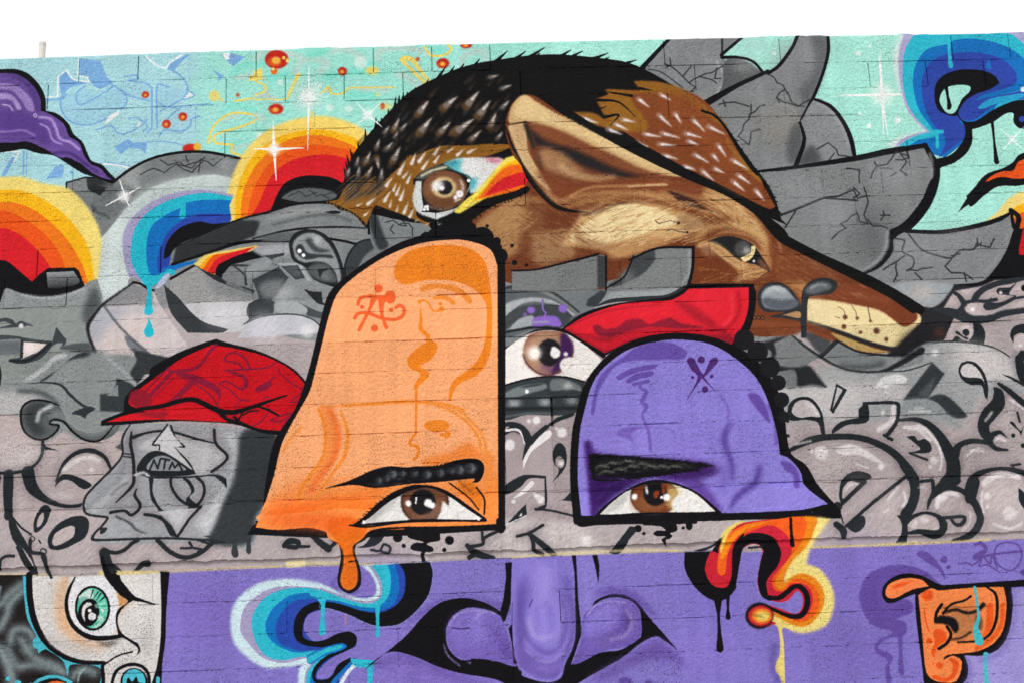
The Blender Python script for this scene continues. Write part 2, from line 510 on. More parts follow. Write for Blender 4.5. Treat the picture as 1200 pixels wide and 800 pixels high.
# pale crystal facets
p('805,175! 1045,15! 1190,60! 1260,200! 1600,700! 1100,850! 1010,720 820,590 760,540 700,420 690,330', 'c0b8bb')
q('820,170 1050,20 1190,62 1195,180 800,205', '85888c', b=.7)
q('800,200 1200,190 1240,240 900,300 760,500 700,420 690,330', 'a3a6b0', b=5)
d(1080, 320, 130, 'cfc2be', 18, .8); d(900, 500, 130, 'c9beba', 14, .7); d(1180, 480, 100, 'cdc3c2', 10, .8)
p('975,420! 1060,470 1200,600! 1190,720! 1020,720! 1040,640 1050,560 1000,490', '34393c', b=.6)
p('980,425 1080,490 1150,540 1050,545 1000,490', '6f757c', b=2)
l('815,195 900,310 1000,420 1200,590', 17, '555b60', b=.8)
l('1045,10:18 900,110:20 805,180:24 745,250:28 690,335:34 690,400 710,470 750,555', 24, '202326', b=.5)
l('1040,8 1100,20 1160,60 1200,70', 20, K)
# grey wedge between curl and red cap
t(200, 230, .2)
q('130,400 300,330 620,300 620,640 0,640 0,480', '7d8284')
q('0,485 150,400 180,450 490,560 480,640 440,790 300,800 180,800 0,560', 'b9babd')
q('0,485 150,402 300,500 490,570 470,615 180,620 20,640 0,600', '9a9b9c', b=1)
p('200,440 330,510 490,560 450,610 250,560', '7c8083', b=4, a=.7)
l('0,485 150,400', 16, K); l('150,402:18 280,485:34 480,565:30', 26, '2a2e31')
l('330,510 480,572', 12, 'a5aaad', b=1.5)
p('-40,520! 40,590 120,680 200,740 340,780! 300,800 100,800! 0,680', '33383b')
p('455,640 600,620 610,700 470,725', '3c4245')
d(330, 690, 110, 'c9cad0', 12, .8, ry=60)
t(0, 220)
l('702,450:30 700,500:18 697,565:36 697,578:44', 30, '27b4cb')
p('698,608! 690,640 675,672 685,698 705,702 722,682 712,645', '27b4cb')
t(200, 230, .2)
# dark brim and grey head
p('1000,100 1150,60 1300,120 1330,330 1150,380 1000,330', '55595c')
p('-10,405! 30,300 200,220 380,140 580,90 700,55 850,40 980,55 1080,110 1150,180! 1190,240 1100,290 1000,800 600,800 480,620 500,500 280,470 300,360', '7c8284')
p('10,400! 30,300! 200,225 400,140 580,95 590,200 500,230 300,310', '2f3235', b=1)
p('420,140 580,95 750,55 900,48 1000,62 1090,115 1150,185! 1000,185 800,185 650,200 500,240 520,150', '7d8284', b=2)
l('560,140 750,90 900,85 1000,100', 26, '9ea3a4', b=3, a=.8); l('600,170 800,120 950,110 1060,150', 14, '555a5c', b=2)
p('900,95! 960,85 1000,98 950,105', '24272a')
l('10,400:18 200,340:20 400,275:22 560,262:16 720,265:14', 18, K)
l('30,300:6 200,222:8 400,138:12 580,92:14 720,50:16 860,38:18 980,50:18 1080,105:18 1150,180:18', 14, K)
l('480,250:8 650,208 800,188 1000,182 1180,190:10', 14, K)
p('800,195 1000,190 1170,195 1190,240 1100,285 1000,260 920,245', '85898b', b=1.5)
l('930,250 1020,265 1110,290', 16, K)
p('520,240 650,215 740,215 700,265 560,265', '5b6062', b=1.5)
# red strip of the rainbow under the brim
p('130,400! 220,340 500,290! 520,300 400,350 300,400 260,460!', 'e9cf6e', b=1)
p('165,420! 230,350 350,330 500,292! 400,350 300,400 258,460!', 'f0a91a'); p('185,430! 250,350 350,330 500,295! 400,350 300,400 255,458!', 'e4541b'); p('215,445! 270,370 350,335 490,297! 420,345 300,400 252,456!', 'd0202a')
p('260,460! 275,410 330,375 430,335 560,305 600,300 560,350 450,380 350,410 300,480!', K)
p('480,310 600,285 700,290 680,350 560,360', '9ca0a6', b=2)
q('540,350 580,345 670,332 660,350 600,365 600,400 640,410 480,490 520,600 455,630 460,720 430,750 490,730 600,700 610,620 590,610 690,480 620,400 575,400 580,365', '373c40', b=.4)
p('520,520 600,490 670,500 600,600 540,590', '74797b', b=4)
p('300,480 360,420 430,470 440,520 400,530', '7b7f82', b=1); l('370,410 430,460 445,520', 10, '33383b'); l('360,405 470,410 440,430 440,520', 14, '33383b')
p('440,420 560,370 600,390 470,480', '8f9498', b=1.5)
q('620,392 760,390 800,480 900,520 990,540 900,690 800,680 740,620 620,640 610,600 700,480', '878c8f')
q('640,402 750,398 790,480 730,490 690,450', '3a3f43'); q('660,412 740,410 770,470 720,470', '52585c', b=1.5)
q('625,395 760,390 830,500 800,500 745,405 650,410', 'a0a5a8')
q('780,545 830,560 885,560 890,620 920,645 860,630 830,600', '26292c', b=.4)
p('610,630 740,615 800,660 790,690 640,690', '9da2a6', b=2); p('740,615! 850,670 940,690! 920,720 800,700 800,660', '44494d')
p('430,750! 520,705 640,690 760,695 860,740 910,800! 400,830!', 'b7b9c2', b=.6)
l('430,750 520,710 640,692 760,698 850,735 910,810', 10, '43484c')
d(540, 770, 80, 'cfd0d8', 10, .6); d(800, 790, 40, 'd6d7da', 3, .8)
p('620,560 700,530 730,560 640,620', 'a9adb0', b=5, a=.8)
# teardrop with twist
p('700,330 695,270 730,215 800,195 880,210 950,270 1000,380 1025,490 1000,540 930,525 840,490 790,420 720,380', '1f2224')
p('722,330 716,280 750,235 810,215 870,230 930,285 975,370 1000,470! 985,520 960,440 900,390 830,385 780,390 735,365', '8e9395', b=.5)
p('735,330 740,290 770,285 800,330 860,340 940,345 950,365 880,360 790,372', '33383b', b=.6); p('790,260 830,250 860,300 940,320 850,330', '3f4447', b=2)
d(855, 258, 22, 'd0d4d6', 4, .8); d(755, 322, 13, 'eceeef'); d(778, 347, 11, 'eceeef')
p('800,430 850,395 920,405 960,460 970,505 900,500 840,480', '54595b', b=2); p('860,430! 925,425 890,450 875,480', '1f2224', b=.4); d(910, 470, 25, '777c7e', 4, .8)
# curl shape right of it
p('1030,490 1020,420 1050,330 1110,270 1200,255 1260,270 1190,300 1130,380 1090,450', '3a3e42', b=1)
l('1030,490 1020,420 1050,330 1110,268 1200,250', 12, '1f2224')
p('1095,440 1140,350 1240,290 1260,330 1180,380', '777c7e', b=1)
# cracked stone fang
t(380, 160, .15)
p('350,640 360,560 395,530! 520,570 680,630 870,720! 760,790 600,860 420,900 350,760', '7c8284')
p('355,680 360,570 398,535 420,640 470,780 500,860 420,880', '33383b', b=1.5)
l('350,760 345,640 362,560 395,528 520,568 680,625 880,720', 20, K)
for s_ in ['480,670 540,655 580,690 660,680 690,720', '540,690 515,730 545,760', '580,690 640,700 600,650', '690,720 690,780']:
    crack(s_, 10)

LW, SHADE = 1.3, '7d7377'
# ================= C: left lower greys and the pale letters
t(0, 410)
p('-400,180 0,170 60,165 200,150 300,60 420,30 640,30 640,160 600,350 520,410 440,425 360,400 300,340 200,440 0,340 -400,340', '868d8d', b=2)
p('0,120 200,150 400,40 470,0 560,80 640,160 560,330 480,290 430,270 270,250 150,200', '888f8f', b=3)
p('-300,220 60,195 180,215 150,260 100,300 -300,310', 'b4b3b4', b=6, a=.9)
l('190,150:6 280,160:12 330,210:14 390,260:12 435,275:18 390,285:20 340,295:8', 12, '2f353a')
p('340,300! 350,285 420,262 438,278 410,300 400,320! 375,305', '2f353a')
l('90,190 180,195 240,225 270,255', 20, '4d5356', b=2.5)
q('545,130 630,160 640,260 600,290 470,285 468,205 530,200 545,150', '33393c', b=.8)
q('535,175 552,160 555,215 500,212', '7f8586')
p('630,0! 820,40! 700,90! 640,165! 610,110 640,50', '34393c', b=.5)
l('500,30 580,100 635,160', 20, '9aa0a4', b=.6)
# pinkish base of the letters
p('-400,330 100,310 200,430 300,380 370,420 560,380 620,420 560,520 400,760 -400,760', 'b4a8a8', b=2)
# grey tail curl
p('97,320 105,265 150,235 220,240 270,255 300,300 330,350 400,385 470,380 540,345! 560,360 520,405 450,425 370,408 310,355 270,325 240,330 240,350 275,352! 260,385 215,415 165,415 115,380', '595f61')
l('540,350 470,385 400,385 340,355 290,305 240,300', 22, '8d9293', b=4, a=.8)
p('110,300 150,250 220,245 210,280 190,330 210,390 150,400', '34393b', b=4, a=.9)
l('175,330 185,290 240,260', 18, 'b5b9ba', b=2)
l('540,345:6 470,420 400,420 340,380 300,335 250,325 235,345 275,352 260,385 215,415 165,415 115,380 97,320 105,265 150,235 220,238 275,258:6', 10, K)
# letters
DK = '23282c'
for X, Y, R, c_, a_ in [(60, 480, 120, 'c7bebf', .7), (120, 640, 90, 'a2979a', .6), (300, 660, 100, 'a1969a', .6), (380, 560, 80, 'c2b8b9', .5), (60, 720, 70, 'bdb3b4', .6), (230, 560, 60, '9c9194', .5)]:
    d(X, Y, R, c_, 14, a_, R * .6)
l('-200,540 -60,570 0,575 100,568 160,540 195,490 200,430', 12, DK); q('195,430 205,428 215,450 280,472 245,466 200,465', DK)
l('130,570:46 150,640:42 200,690:26 280,725:14 350,730:12 410,715:14', 30, DK)
l('40,580:36 35,680:30 40,780:26', 32, DK)
l('260,615:4 300,530:14 360,480:16 430,470:18 490,500:14 520,555:10', 14, DK)
p('255,640! 275,595 310,580 370,595 430,630 390,650 330,610 290,610', DK)
l('300,560 350,520 420,500 465,520', 20, 'd3cfd0', b=2); d(430, 560, 10, 'd0cccc', 1); l('240,680 340,680', 20, 'c6bec0', b=4)
p('0,540 120,480 180,440 180,500 100,540', 'cbc4c5', b=6, a=.8)
q('540,455 570,430 572,470', '4a4f52', b=.6)
# grey profile face under the red cap
p('600,350 580,420 570,490 540,550 480,610 420,660 385,720 390,755 480,775 520,775 490,830 450,900 480,910 1000,905 1200,900 1230,420 1200,375 900,345', '9a9da2')
p('1135,380 1260,370 1300,420 1250,700 1200,790 1170,905 975,905 1010,800 1040,720 1090,620 1110,520', '34383c', b=3.5)
p('980,740 1050,640 1075,590 1090,480 1060,400 1100,400 1105,500 1060,660 1000,830 960,880', 'b9bcbf', b=3, a=.8)
p('650,450 740,400 860,390 990,430 1060,490 1000,560 900,580 820,490 700,470', 'b4b5b8', b=2)
l('620,420 590,490 560,600 480,690 400,740', 26, '7d8187', b=4, a=.6); l('440,740 560,640 600,600', 26, 'c3c4c8', b=4, a=.7); l('520,680 560,640 600,620', 8, '5b5f63', b=2)
t(100, 480, .2)
l('262,85:8 232,130:12 215,180:14 218,260:12 170,330 100,400 40,460 0,510:14 -10,570 20,612 130,628 130,640 100,680 60,720 45,755:20 90,762:14 300,755 520,752 830,770', 14, '26292d')
p('90,690! 130,690 115,720 90,725', '26292d')
l('270,130:10 265,200 280,280 285,400 270,450 180,540:6', 15, '212529'); l('225,255 270,258', 6, '212529'); l('225,272 275,276', 6, '212529')
l('150,600:14 230,590 270,615 310,590 320,550 290,500 300,460:6', 14, '212529')
l('185,625:14 260,660 300,700 360,725:5', 14, '43484c', b=1)
l('280,160:18 350,135 440,122 520,130 640,165 750,192:6', 11, '212529')
l('480,85 440,140 395,200 435,205 435,230', 8, '212529'); l('500,90 530,170 580,215 515,212 600,300 640,370', 9, '212529')
p('485,95! 520,150! 570,212! 520,215! 630,350! 560,330 480,260 440,235! 438,200! 400,200! 445,140', 'c3c3c6')
l('755,115 765,195 830,265 810,310 740,360', 13, '212529')
p('300,340 350,265 410,238 480,255 580,320 640,370 560,385 420,390 330,380', '212529')
p('360,345 400,280 470,268 540,310 590,350 470,355', '8b8f94')
for s_ in ['378,348 402,292 424,342 440,284', '446,284 492,292', '470,288 460,344', '492,346 510,306 524,338 546,312 566,350']:
    l(s_, 9, '212529', straight=True)
l('290,380 340,365 370,385', 14, 'c9cacd', b=1); p('300,375 370,390 640,385 760,375 820,400 825,445 790,415 740,385 640,395 400,400 330,385', '212529')
p('372,395! 400,400! 395,480 430,560 465,590! 380,602! 430,590 385,520', '212529')
l('500,390 505,450 550,520 610,555 660,550 695,490 690,430 650,390', 13, '212529')
p('560,390 610,410 640,470 610,510 650,550 600,550 590,520 620,480 600,430', '212529')
q('430,600 680,565 545,740 500,650', 'b9bbbf'); l('350,612:14 440,625 500,680 530,735 545,740 610,640 680,565 610,570', 13, '212529', straight=True)
p('352,612 420,612 490,660 545,740! 500,735 450,650', '212529')
d(690, 660, 40, 'c5c6c8', 6, .7)
l('750,760 820,772', 20, '26292d'); l('820,400 825,450', 8, K)
# second row of letters
t(0, 500, .225)
p('30,250 40,420 60,560 110,650 150,740 200,770 150,620 70,460 70,260', DK)
p('105,615! 130,640 170,700 180,740 140,690', 'b4a8aa')
p('180,545 180,490 210,420 240,405 265,430 250,490 220,530 195,548', DK); p('195,520 200,480 225,445 232,470 215,510', 'b0a5a6')
p('255,620 255,570 300,510 370,470 440,465 467,500 450,570 390,610 320,638 270,637', DK); p('275,600 290,555 350,520 390,520 385,570 330,605 290,618', 'b3a8a9')
l('60,460 110,520 165,560', 8, DK); d(172, 582, 15, DK); d(172, 582, 9, 'b3a8a9'); d(228, 648, 18, DK); d(228, 648, 11, 'b3a8a9'); l('160,590 165,650 230,665 245,740 265,780', 14, DK); l('205,590 215,605', 6, DK)
l('0,740 10,690 40,672 75,672', 12, DK)
l('540,640 600,655 650,640 690,605 720,590', 15, DK); p('535,630 560,650 560,700 590,745 630,770 600,800! 570,780 540,720', DK)
l('545,655:40 565,720:40 610,780:60', 40, DK)
l('770,710:26 740,715:20 700,755:18 670,765:8', 18, DK)
t(0, 600)
l('740,130 800,185 870,212 940,190 1000,140', 16, DK); l('850,168 900,165 890,140', 9, DK); l('900,165 950,175 930,185', 9, DK)
l('930,130 980,145 1030,140', 8, DK)
p('950,110! 1060,140! 1090,150 1085,190 1100,212 1120,200 1115,150 1155,130 1155,180 1165,195 1178,185 1175,110!', '34393d')
t(300, 600)
l('135,155:20 160,135:24 200,140:16 190,165 150,160 250,160:10', 14, DK)
l('265,110:16 300,140:24 340,170:26', 22, DK); l('340,170 370,145', 14, DK)
p('470,165! 510,150 545,110 590,95 600,115 570,150 520,165', DK)
l('540,175 580,180 600,150 630,165 620,190 580,180', 9, DK)
d(665, 118, 22, K); d(693, 157, 10, K); d(907, 131, 21, K); d(883, 176, 10, K)
p('700,95! 860,90! 862,130 820,140 800,150 830,165 825,185 760,182 725,170 740,145 790,140 720,120', K)
l('790,180:14 780,200:16 788,235:18', 16, K)
l('1130,90 1070,120 1060,150 1000,160', 12, DK); l('990,155:16 1030,190:26 1110,215:20', 22, DK); l('1000,210 1020,200', 16, DK); l('1060,95 1062,130', 10, DK)
# ================= middle strip between the two hoods
t(580, 400, .15)
q('60,60 840,60 700,1800 40,1800', 'a3979a')
t(580, 500, .2)
q('40,530 480,560 640,700 640,760 40,790', 'bab2b2', b=4)
for _ in range(30):
    X, Y = 60 + rng.random() * 400, 560 + rng.random() * 160
    l('%f,%f %f,%f' % (X, Y, X + rng.random() * 6 - 3, Y + 40 + rng.random() * 90), 5, 'cfc8c7' if rng.random() < .6 else '9a9092', b=.6, a=.6)
l('45,50:6 100,10:30 150,20:34 200,60:26 215,90', 24, DK); l('300,0 240,50 190,110 165,190:6', 22, DK)
p('165,245! 170,180 220,100 290,30 325,20 330,50 270,100 210,150', 'ddd9dc'); d(85, 105, 32, 'dcd8da', 1); l('60,20 130,15 165,50 175,90', 16, 'd8d4d6')
d(392, 30, 30, 'd9d5d7', 1); d(360, 8, 10, 'd9d5d7')
p('335,325! 375,255 345,210 338,150 360,100 390,95 415,130 420,200 400,255', DK); d(380, 205, 26, '9d9193', 0, 1, 36, -10); d(385, 212, 16, 'ddd9da', 1)
p('40,390! 40,350! 140,290 200,278 300,285! 302,465 235,492! 230,478! 292,455! 290,300! 200,300 150,350 80,390', DK)
l('110,415:8 160,385:24 215,330:30', 20, 'd6d1d4'); d(108, 438, 13, 'd6d1d4'); p('222,385 250,395 285,410 285,440 260,450 240,420', 'd6d1d4', b=.5)
p('75,560! 180,450! 188,510! 130,550', DK); q('140,525 158,500 158,520', 'd9d5d6'); l('60,575 180,520', 6, 'cfd6dc')
l('235,480 330,490 460,520', 10, DK); p('335,432! 400,425 440,385 470,385! 470,440! 400,430', DK)
l('130,640 200,620 280,575', 14, DK); l('200,625:20 280,690:28 345,745:26', 24, DK); l('215,640 225,690 230,720 280,745', 18, DK)
p('670,735! 790,580! 815,585! 770,690 720,745', DK)
d(535, 665, 30, 'd5d0d0', 2, .8)
# dark eyelid stack
t(580, 400, .15)
p('60,350! 250,290 430,270 560,285 700,320! 690,460 620,560 440,575 250,570 60,600', '33393d')
p('75,400! 180,350 350,325 400,330 400,365 280,400 180,430 75,440', '6f787a', b=.6); p('440,300 540,290 660,340 670,385 580,370 440,380', '6c7375', b=1)
p('190,360 300,330 380,330 300,350', '3b4145'); d(570, 345, 36, 'c5caca', 3, .9, 24); d(250, 388, 16, 'e3e6e6')
d(150, 480, 55, 'c3c8cb', 4, .95, 22); d(390, 470, 50, 'c3c8cb', 4, .95, 22); d(600, 460, 45, 'c3c8cb', 4, .95, 18)
l('65,440 250,440 430,435 660,430', 14, '1f2326'); l('70,530 300,520 640,520', 26, '23272a', b=1); l('60,590 250,560 440,560', 16, '596063', b=1)
p('40,640 120,625 200,640 260,690 300,740 420,640 500,585 620,560 610,580 480,630 380,700 290,800 240,800 200,690 120,660 40,670', DK)
d(325, 612, 30, 'dad7d9', 1); d(265, 620, 16, 'dad7d9', .6)
# big eye between the hoods
p('60,90! 110,40 200,-20 320,-70 440,-80 560,-60 700,20 835,145! 780,230 695,305! 600,285 430,268 250,290 65,345!', 'e6e2df')
l('60,345 250,292 430,270 570,280 700,315', 14, K)
clip('60,90! 110,40 200,-20 320,-70 440,-80 560,-60 700,20 835,145! 780,230 695,305! 600,285 430,268 250,290 65,345!')
d(415, 75, 195, '8a5a48', .6, 1, 190); d(400, 90, 165, 'a8846a', 5); d(440, 190, 90, '6d4a6a', 5, .8, 60); p('520,-60 600,0 605,100 560,170 490,230 440,240 500,120', '3f1f54', b=2)
l('600,0 610,60 600,120 560,180 500,230 420,262 330,240 250,170 222,100', 12, '4a2b34', b=.6)
d(425, 85, 95, '1e1d22', .6, 1, 105); d(310, 90, 48, 'f1efec', 2.5); d(300, 80, 60, 'e8ddd2', 6, .7, 40)
d(472, 90, 40, 'f0f0f0', .5); d(458, 55, 18, 'f0f0f0', .5); d(553, 97, 17, 'f0f0f0', .5); d(580, 185, 75, 'ece9e6', 1, 1, 65)
clip()
t(560, 300, .15)
p('190,745! 300,660 420,600 560,580 700,610 830,690 980,800! 1000,780! 860,660 700,580 640,570 440,570 300,600 180,680', K)
# grey slabs above the eye
p('205,120! 350,118 520,105 700,70 900,10! 1010,0! 1010,280! 900,420 780,480 700,560 440,580 180,700 180,260', '75797b')
g('205,118! 350,118 520,105 700,70 940,10! 935,255! 560,260 470,240 380,235 205,250!', '8b8f90', '6d7273', (300, 100, 500, 260))
q('935,10 1010,0 1010,250 935,255', '3a3e42', b=1)
p('205,260 350,245 480,285 620,350 780,480 640,560 440,575 190,620', '565c60', b=1)
p('190,400 300,345 430,325 560,340 680,400 770,465! 730,475! 640,400 540,370 420,360 320,390 190,500', '9fa5a8', b=1)
p('190,570! 190,500 300,410 420,385 520,380 640,390 740,470! 660,560 440,570', '3d4246', b=1)
p('230,580! 330,490 430,470 440,540 330,570', '959c9f', b=1)
p('430,490 520,470 610,475 650,520 640,555 520,545 440,570', '8462bd', b=.6); d(415, 425, 32, '8462bd', .8, 1, 26); d(663, 412, 33, '8462bd', .6); l('507,345:18 508,420:14 530,445:14 520,475', 14, '8462bd', b=.4); d(368, 458, 13, '8462bd', .6)
l('440,520 550,515', 14, '9a9ba8', b=1)
l('200,255 320,238 440,245 560,275 680,350 790,440', 18, '2a2e31', b=.6); l('205,120:14 350,118 520,105 700,70 900,12:14', 14, K); l('1000,-10 1005,270', 18, K)
p('660,300 860,285 1000,280 900,400 840,460 760,400', '6c7478', b=1); p('860,340! 960,270! 1010,280! 1000,320 920,400! 850,390', '34393c', b=.5)
l('200,600 330,575 440,560 640,570', 16, K, b=1)

LW, SHADE = 1.0, None

# ================= right side: sky marks, cracked horns, blue curl
t(900, 30)
star(535, 325, 215, thin=9, rot=-2); d(535, 325, 55, 'd9f1ea', 4, .8)
l('345,325:4 535,325:14 748,322:4', 9, 'f1f4f3'); l('520,135:4 535,325:14 562,525:4', 9, 'f1f4f3')
for X, Y, R in [(424, 130, 12), (477, 97, 7), (608, 445, 15), (432, 415, 7), (30, 130, 10), (475, 470, 12)]:
    d(X, Y, R, 'eef6f4', 1, .9)
star(1145, 535, 80, thin=5, rot=42)
p('560,570 600,530 680,505 740,495! 690,440 640,370 610,290 590,210 590,120 620,40! 1400,20! 1400,500 1000,560 800,560', 'cfe0e0', b=3)
p('590,575! 620,540 680,512 745,498! 700,455 650,390 625,300 612,210 615,120 640,30! 1240,0! 1300,120! 1200,420 1000,560', 'a7a5cb', b=.8)
p('605,578! 640,545 700,515 760,500! 700,440 655,370 635,290 632,200 645,110 690,35! 1120,35 1180,70 1220,110! 1300,250! 1200,330 1150,340 1000,500 800,600!', '2fb6cd')
p('660,570! 700,540 790,520! 760,470 710,400 685,320 680,240 700,170 750,110 850,85 870,70 960,62 1080,85 1170,130 1240,200! 1260,320! 1200,310 1100,340 1000,480 830,620!', '186fbc')
p('800,622! 830,560 820,510 780,470 740,400 720,310 725,240 760,175 820,140 900,128 1000,130 1100,160 1160,220 1160,270 1100,300 1000,330 950,380 900,450 950,480 1000,470', '2f47a6')
p('985,390! 1000,365 1080,330 1200,300! 1200,280 1240,330! 1180,352 1080,370', '2fa9cf')
p('780,330 790,270 830,230 900,208 1000,210 1060,235 1085,270! 1040,300 980,320 930,350 900,390 880,425 830,415 795,390', K)
p('805,360 812,320 840,290 900,278 945,285 945,310 910,345 890,385 870,412 835,408', 'a5e4d6')
l('835,290:20 842,330:12 850,375:24 848,388:20', 14, K)
p('940,470 1000,470 1080,430 1120,405 1150,415 1160,455 1190,475 1500,470! 1500,900! 900,760 830,665 900,620 945,560', 'a5e4d6')
p('885,420! 895,400! 900,432 930,452 980,445 1050,400 1110,370 1180,350 1500,340! 1500,490! 1200,485 1170,478 1150,450 1150,412 1112,415 1060,450 1000,475 957,487! 957,545 930,600 870,645 815,664! 785,690! 790,625! 850,610 895,570 922,520 920,470', K)
p('895,400 900,430 930,448 970,440 1000,420 1060,375 1140,350 1240,345! 1240,300 1100,325 1000,345 930,365', '2f47a6')
p('985,385 1040,345 1140,325 1200,320 1190,340 1080,365 1010,390', '2aa0cd')
l('1050,450:16 1060,540:10 1070,630:24 1072,640:26', 12, K)
l('848,85:18 850,130:14 857,190:26', 20, '2fb6cd'); q('1018,200 1035,150 1048,205', '1a6fbf')
l('792,500:14 795,570:18', 18, '2fb6cd'); l('770,500 815,498', 22, '2fb6cd')
d(1195, 300, 12, 'cfe8e8')
d(1190, 440, 14, '2f47a6')
star(1145, 535, 80, thin=5, rot=42)
# orange lick
p('930,800! 960,770 1020,700 1100,670 1150,640 1180,605 1300,570! 1300,720! 1180,752 1080,755 1010,800! 950,850', K)
p('1000,752! 1050,705 1100,685 1150,680 1180,635 1300,600! 1300,690! 1180,720 1080,712', 'e5551e')
t(900, 220)
p('890,118! 940,40 990,-20! 1080,-40! 1020,30 940,80', K)
p('1020,160! 1080,110 1130,50 1200,18 1500,-20! 1500,320! 1160,320!', 'e9d37d', b=1)
p('1100,170! 1140,110 1200,75 1500,40! 1500,320! 1160,320!', 'f0ae1a'); p('1130,180! 1160,135 1200,115 1500,90! 1500,320!', 'e4601c'); p('1150,200! 1200,190 1500,170! 1500,330! 1168,318!', 'cf1f29')
# horns: back pieces
t(0, 0, 1)
q('862,104 905,92 935,108 952,118 972,128 995,165 1003,184 1085,172 1098,205 1085,245 1065,274 1120,278 1150,266 1185,262 1190,330 900,395 855,250', '7e8284')
t(600, 30)
q('600,205 735,65 1080,55 990,140 1000,170 1200,240 1200,500 1000,520', '7b7f81')
p('735,60! 990,55! 985,130 1000,200 990,290 960,340 900,370 820,300 640,210! 600,205!', '82868a')
p('880,130 940,150 985,210 980,290 950,340 900,365 870,330 930,280 930,200', '8a8d8f', b=3, a=.8)
l('960,170 990,230 975,300 915,360', 10, 'a9acae', b=.8)
p('1000,165 1080,160 1160,210 1185,225! 1050,290 960,345 985,280', '5b5e60', b=1); d(1090, 190, 60, '8d9092', 8, .8, 30)
l('985,150:20 1060,150:16 1130,170:14 1180,225:16', 16, K)
l('600,210:26 735,65:18', 22, K); l('985,55 985,130', 12, '34373a'); l('1080,55 980,140', 16, K)
l('640,205 700,220 800,290', 8, '45484b')
for s_ in ['715,180 770,210 800,240 830,270 860,290', '830,270 880,240 990,190', '860,290 840,310', '740,155 745,185 720,200', '800,240 840,190', '880,240 960,270', '960,200 950,250 980,250']:
    crack(s_, 7)
p('905,370! 960,350 1060,290 1200,220! 1300,150! 1300,500 1200,700 1180,640 1100,560 1000,470', '7d8183')
l('905,368:40 970,330:34 1060,280:24 1200,215:20', 24, K)
for s_ in ['970,370 1040,360 1110,380', '1120,370 1110,440 1060,520', '1110,420 1160,380 1240,370', '1060,520 1110,560 1120,500 1220,480', '1000,380 990,350']:
    crack(s_, 8)
t(900, 30)
p('-12,236! 0,230! 60,170 110,100 140,45! 285,45! 285,120 270,200 240,280 215,350 150,450 0,380 -12,400', '7b7f82')
p('200,60 270,60 275,150 250,250 210,330 180,370 150,300 220,180', '505356', b=5, a=.7); d(120, 180, 110, '85888b', 14, .5)
l('140,45:18 110,110:18 50,190:18 0,225:18', 18, K); l('280,40:18 283,120:18 262,210:16 225,310:16 180,400:18 150,455:14', 16, K)
for s_ in ['0,230 70,280 80,300 40,340 60,370', '80,300 110,360 170,380', '40,340 140,380 210,340', '10,380 60,370']:
    crack(s_, 7)
p('-30,400 0,380 60,365 120,390 150,460 165,530 155,600 130,660! 0,680! -30,690', '808487'); d(60, 470, 100, '8a8379', 18, .5)
p('150,460 165,530 150,610 100,650 90,560 110,480', '4d5053', b=4, a=.8)
l('60,370 120,395 148,455 165,530 155,600 135,655', 8, '8d9093', b=.8)
p('150,460! 220,345 290,380 350,450 385,530 410,610! 250,650! 130,665! 165,540', '868a8d')
l('240,370 300,410 350,480 380,570', 12, '9ea1a4', b=2); p('160,600 210,560 250,640 140,655', '3f4245', b=4, a=.8)
l('150,455:14 170,540:20 130,660:24', 18, K); l('215,345:14 290,378:20 345,440:22 385,520:24 405,605:22', 20, K)
crack('230,580 280,550 320,580 330,610 400,620', 7); crack('280,640 310,600', 7)
# big lower slabs
p('-200,690! 0,680! 250,650 420,610 740,560! 775,640 775,720 750,800 700,890 600,960 480,1000 400,960 100,900 -200,900', '7e8284')
l('-100,690:12 150,662:20 400,625:30 560,592:34 740,562:24', 26, K)
l('735,560:24 780,640:36 790,700:36 770,790:34 720,880:34 640,960:34 540,1000:36 480,1010:30', 34, K)
l('760,600 770,680 745,790 690,880 600,950', 14, '8b8f92', b=2, a=.8); p('690,840 640,900 520,960 480,930 600,880 660,800', '3d4042', b=6, a=.6)
for s_ in ['370,670 430,680 430,740 400,780', '500,640 510,660 560,650 600,590 660,610', '620,600 650,640 620,680 650,700 590,740', '600,690 560,720', '510,660 470,750 440,770', '650,590 660,620 600,630', '440,740 400,790 460,790', '340,800 440,740']:
    crack(s_, 8)
t(900, 220)
p('-200,200! 60,190! 150,90 330,40 480,-40 770,-60! 730,60 660,140 560,200 570,290 520,350 430,405! 300,360 70,240!', '7e8284')
d(480, 220, 110, '4d5052', 22, .5, 130)
l('60,130:14 150,95:12 260,50:12 330,40:10 400,10:8', 12, '2f3235'); l('80,190 130,110', 8, '2f3235'); l('260,50 420,60', 10, '2f3235')
for s_ in ['300,240 330,210 365,190 340,170 420,120', '420,120 430,160 470,170 450,130 470,70 450,0', '400,10 420,50 460,40', '470,150 490,180 560,190', '530,130 570,130', '540,110 545,130 530,150', '400,0 430,30 400,50']:
    crack(s_, 8)
p('570,200! 640,160 720,60 760,-30 800,-60! 790,20 750,90 690,170! 640,210! 590,240 585,300 530,370 450,410! 420,408! 500,360 550,290', K)
l('560,210 555,280 510,350 430,400', 18, '8f9396', b=2)
p('450,410! 530,375 590,300 600,235 650,205! 820,210 980,190 1140,130! 1150,200 1110,300 1050,390 1000,440! 870,455 840,500 800,545 750,558! 650,520', '808487')
p('560,480! 640,440 870,455 840,500 800,545 750,555! 680,530', '929aa0', b=2); d(720, 490, 60, 'bcb0ac', 8, .7, 36)
l('650,205:20 820,208:22 980,180:24 1080,150:24 1145,115:14', 24, K); l('1140,110 1155,190:20 1190,200', 14, K)
l('660,220 720,290 800,320 860,330 900,295 960,290 980,260', 10, '34383a'); l('600,240 640,250 630,300 680,330 680,370 650,390', 9, '34383a')
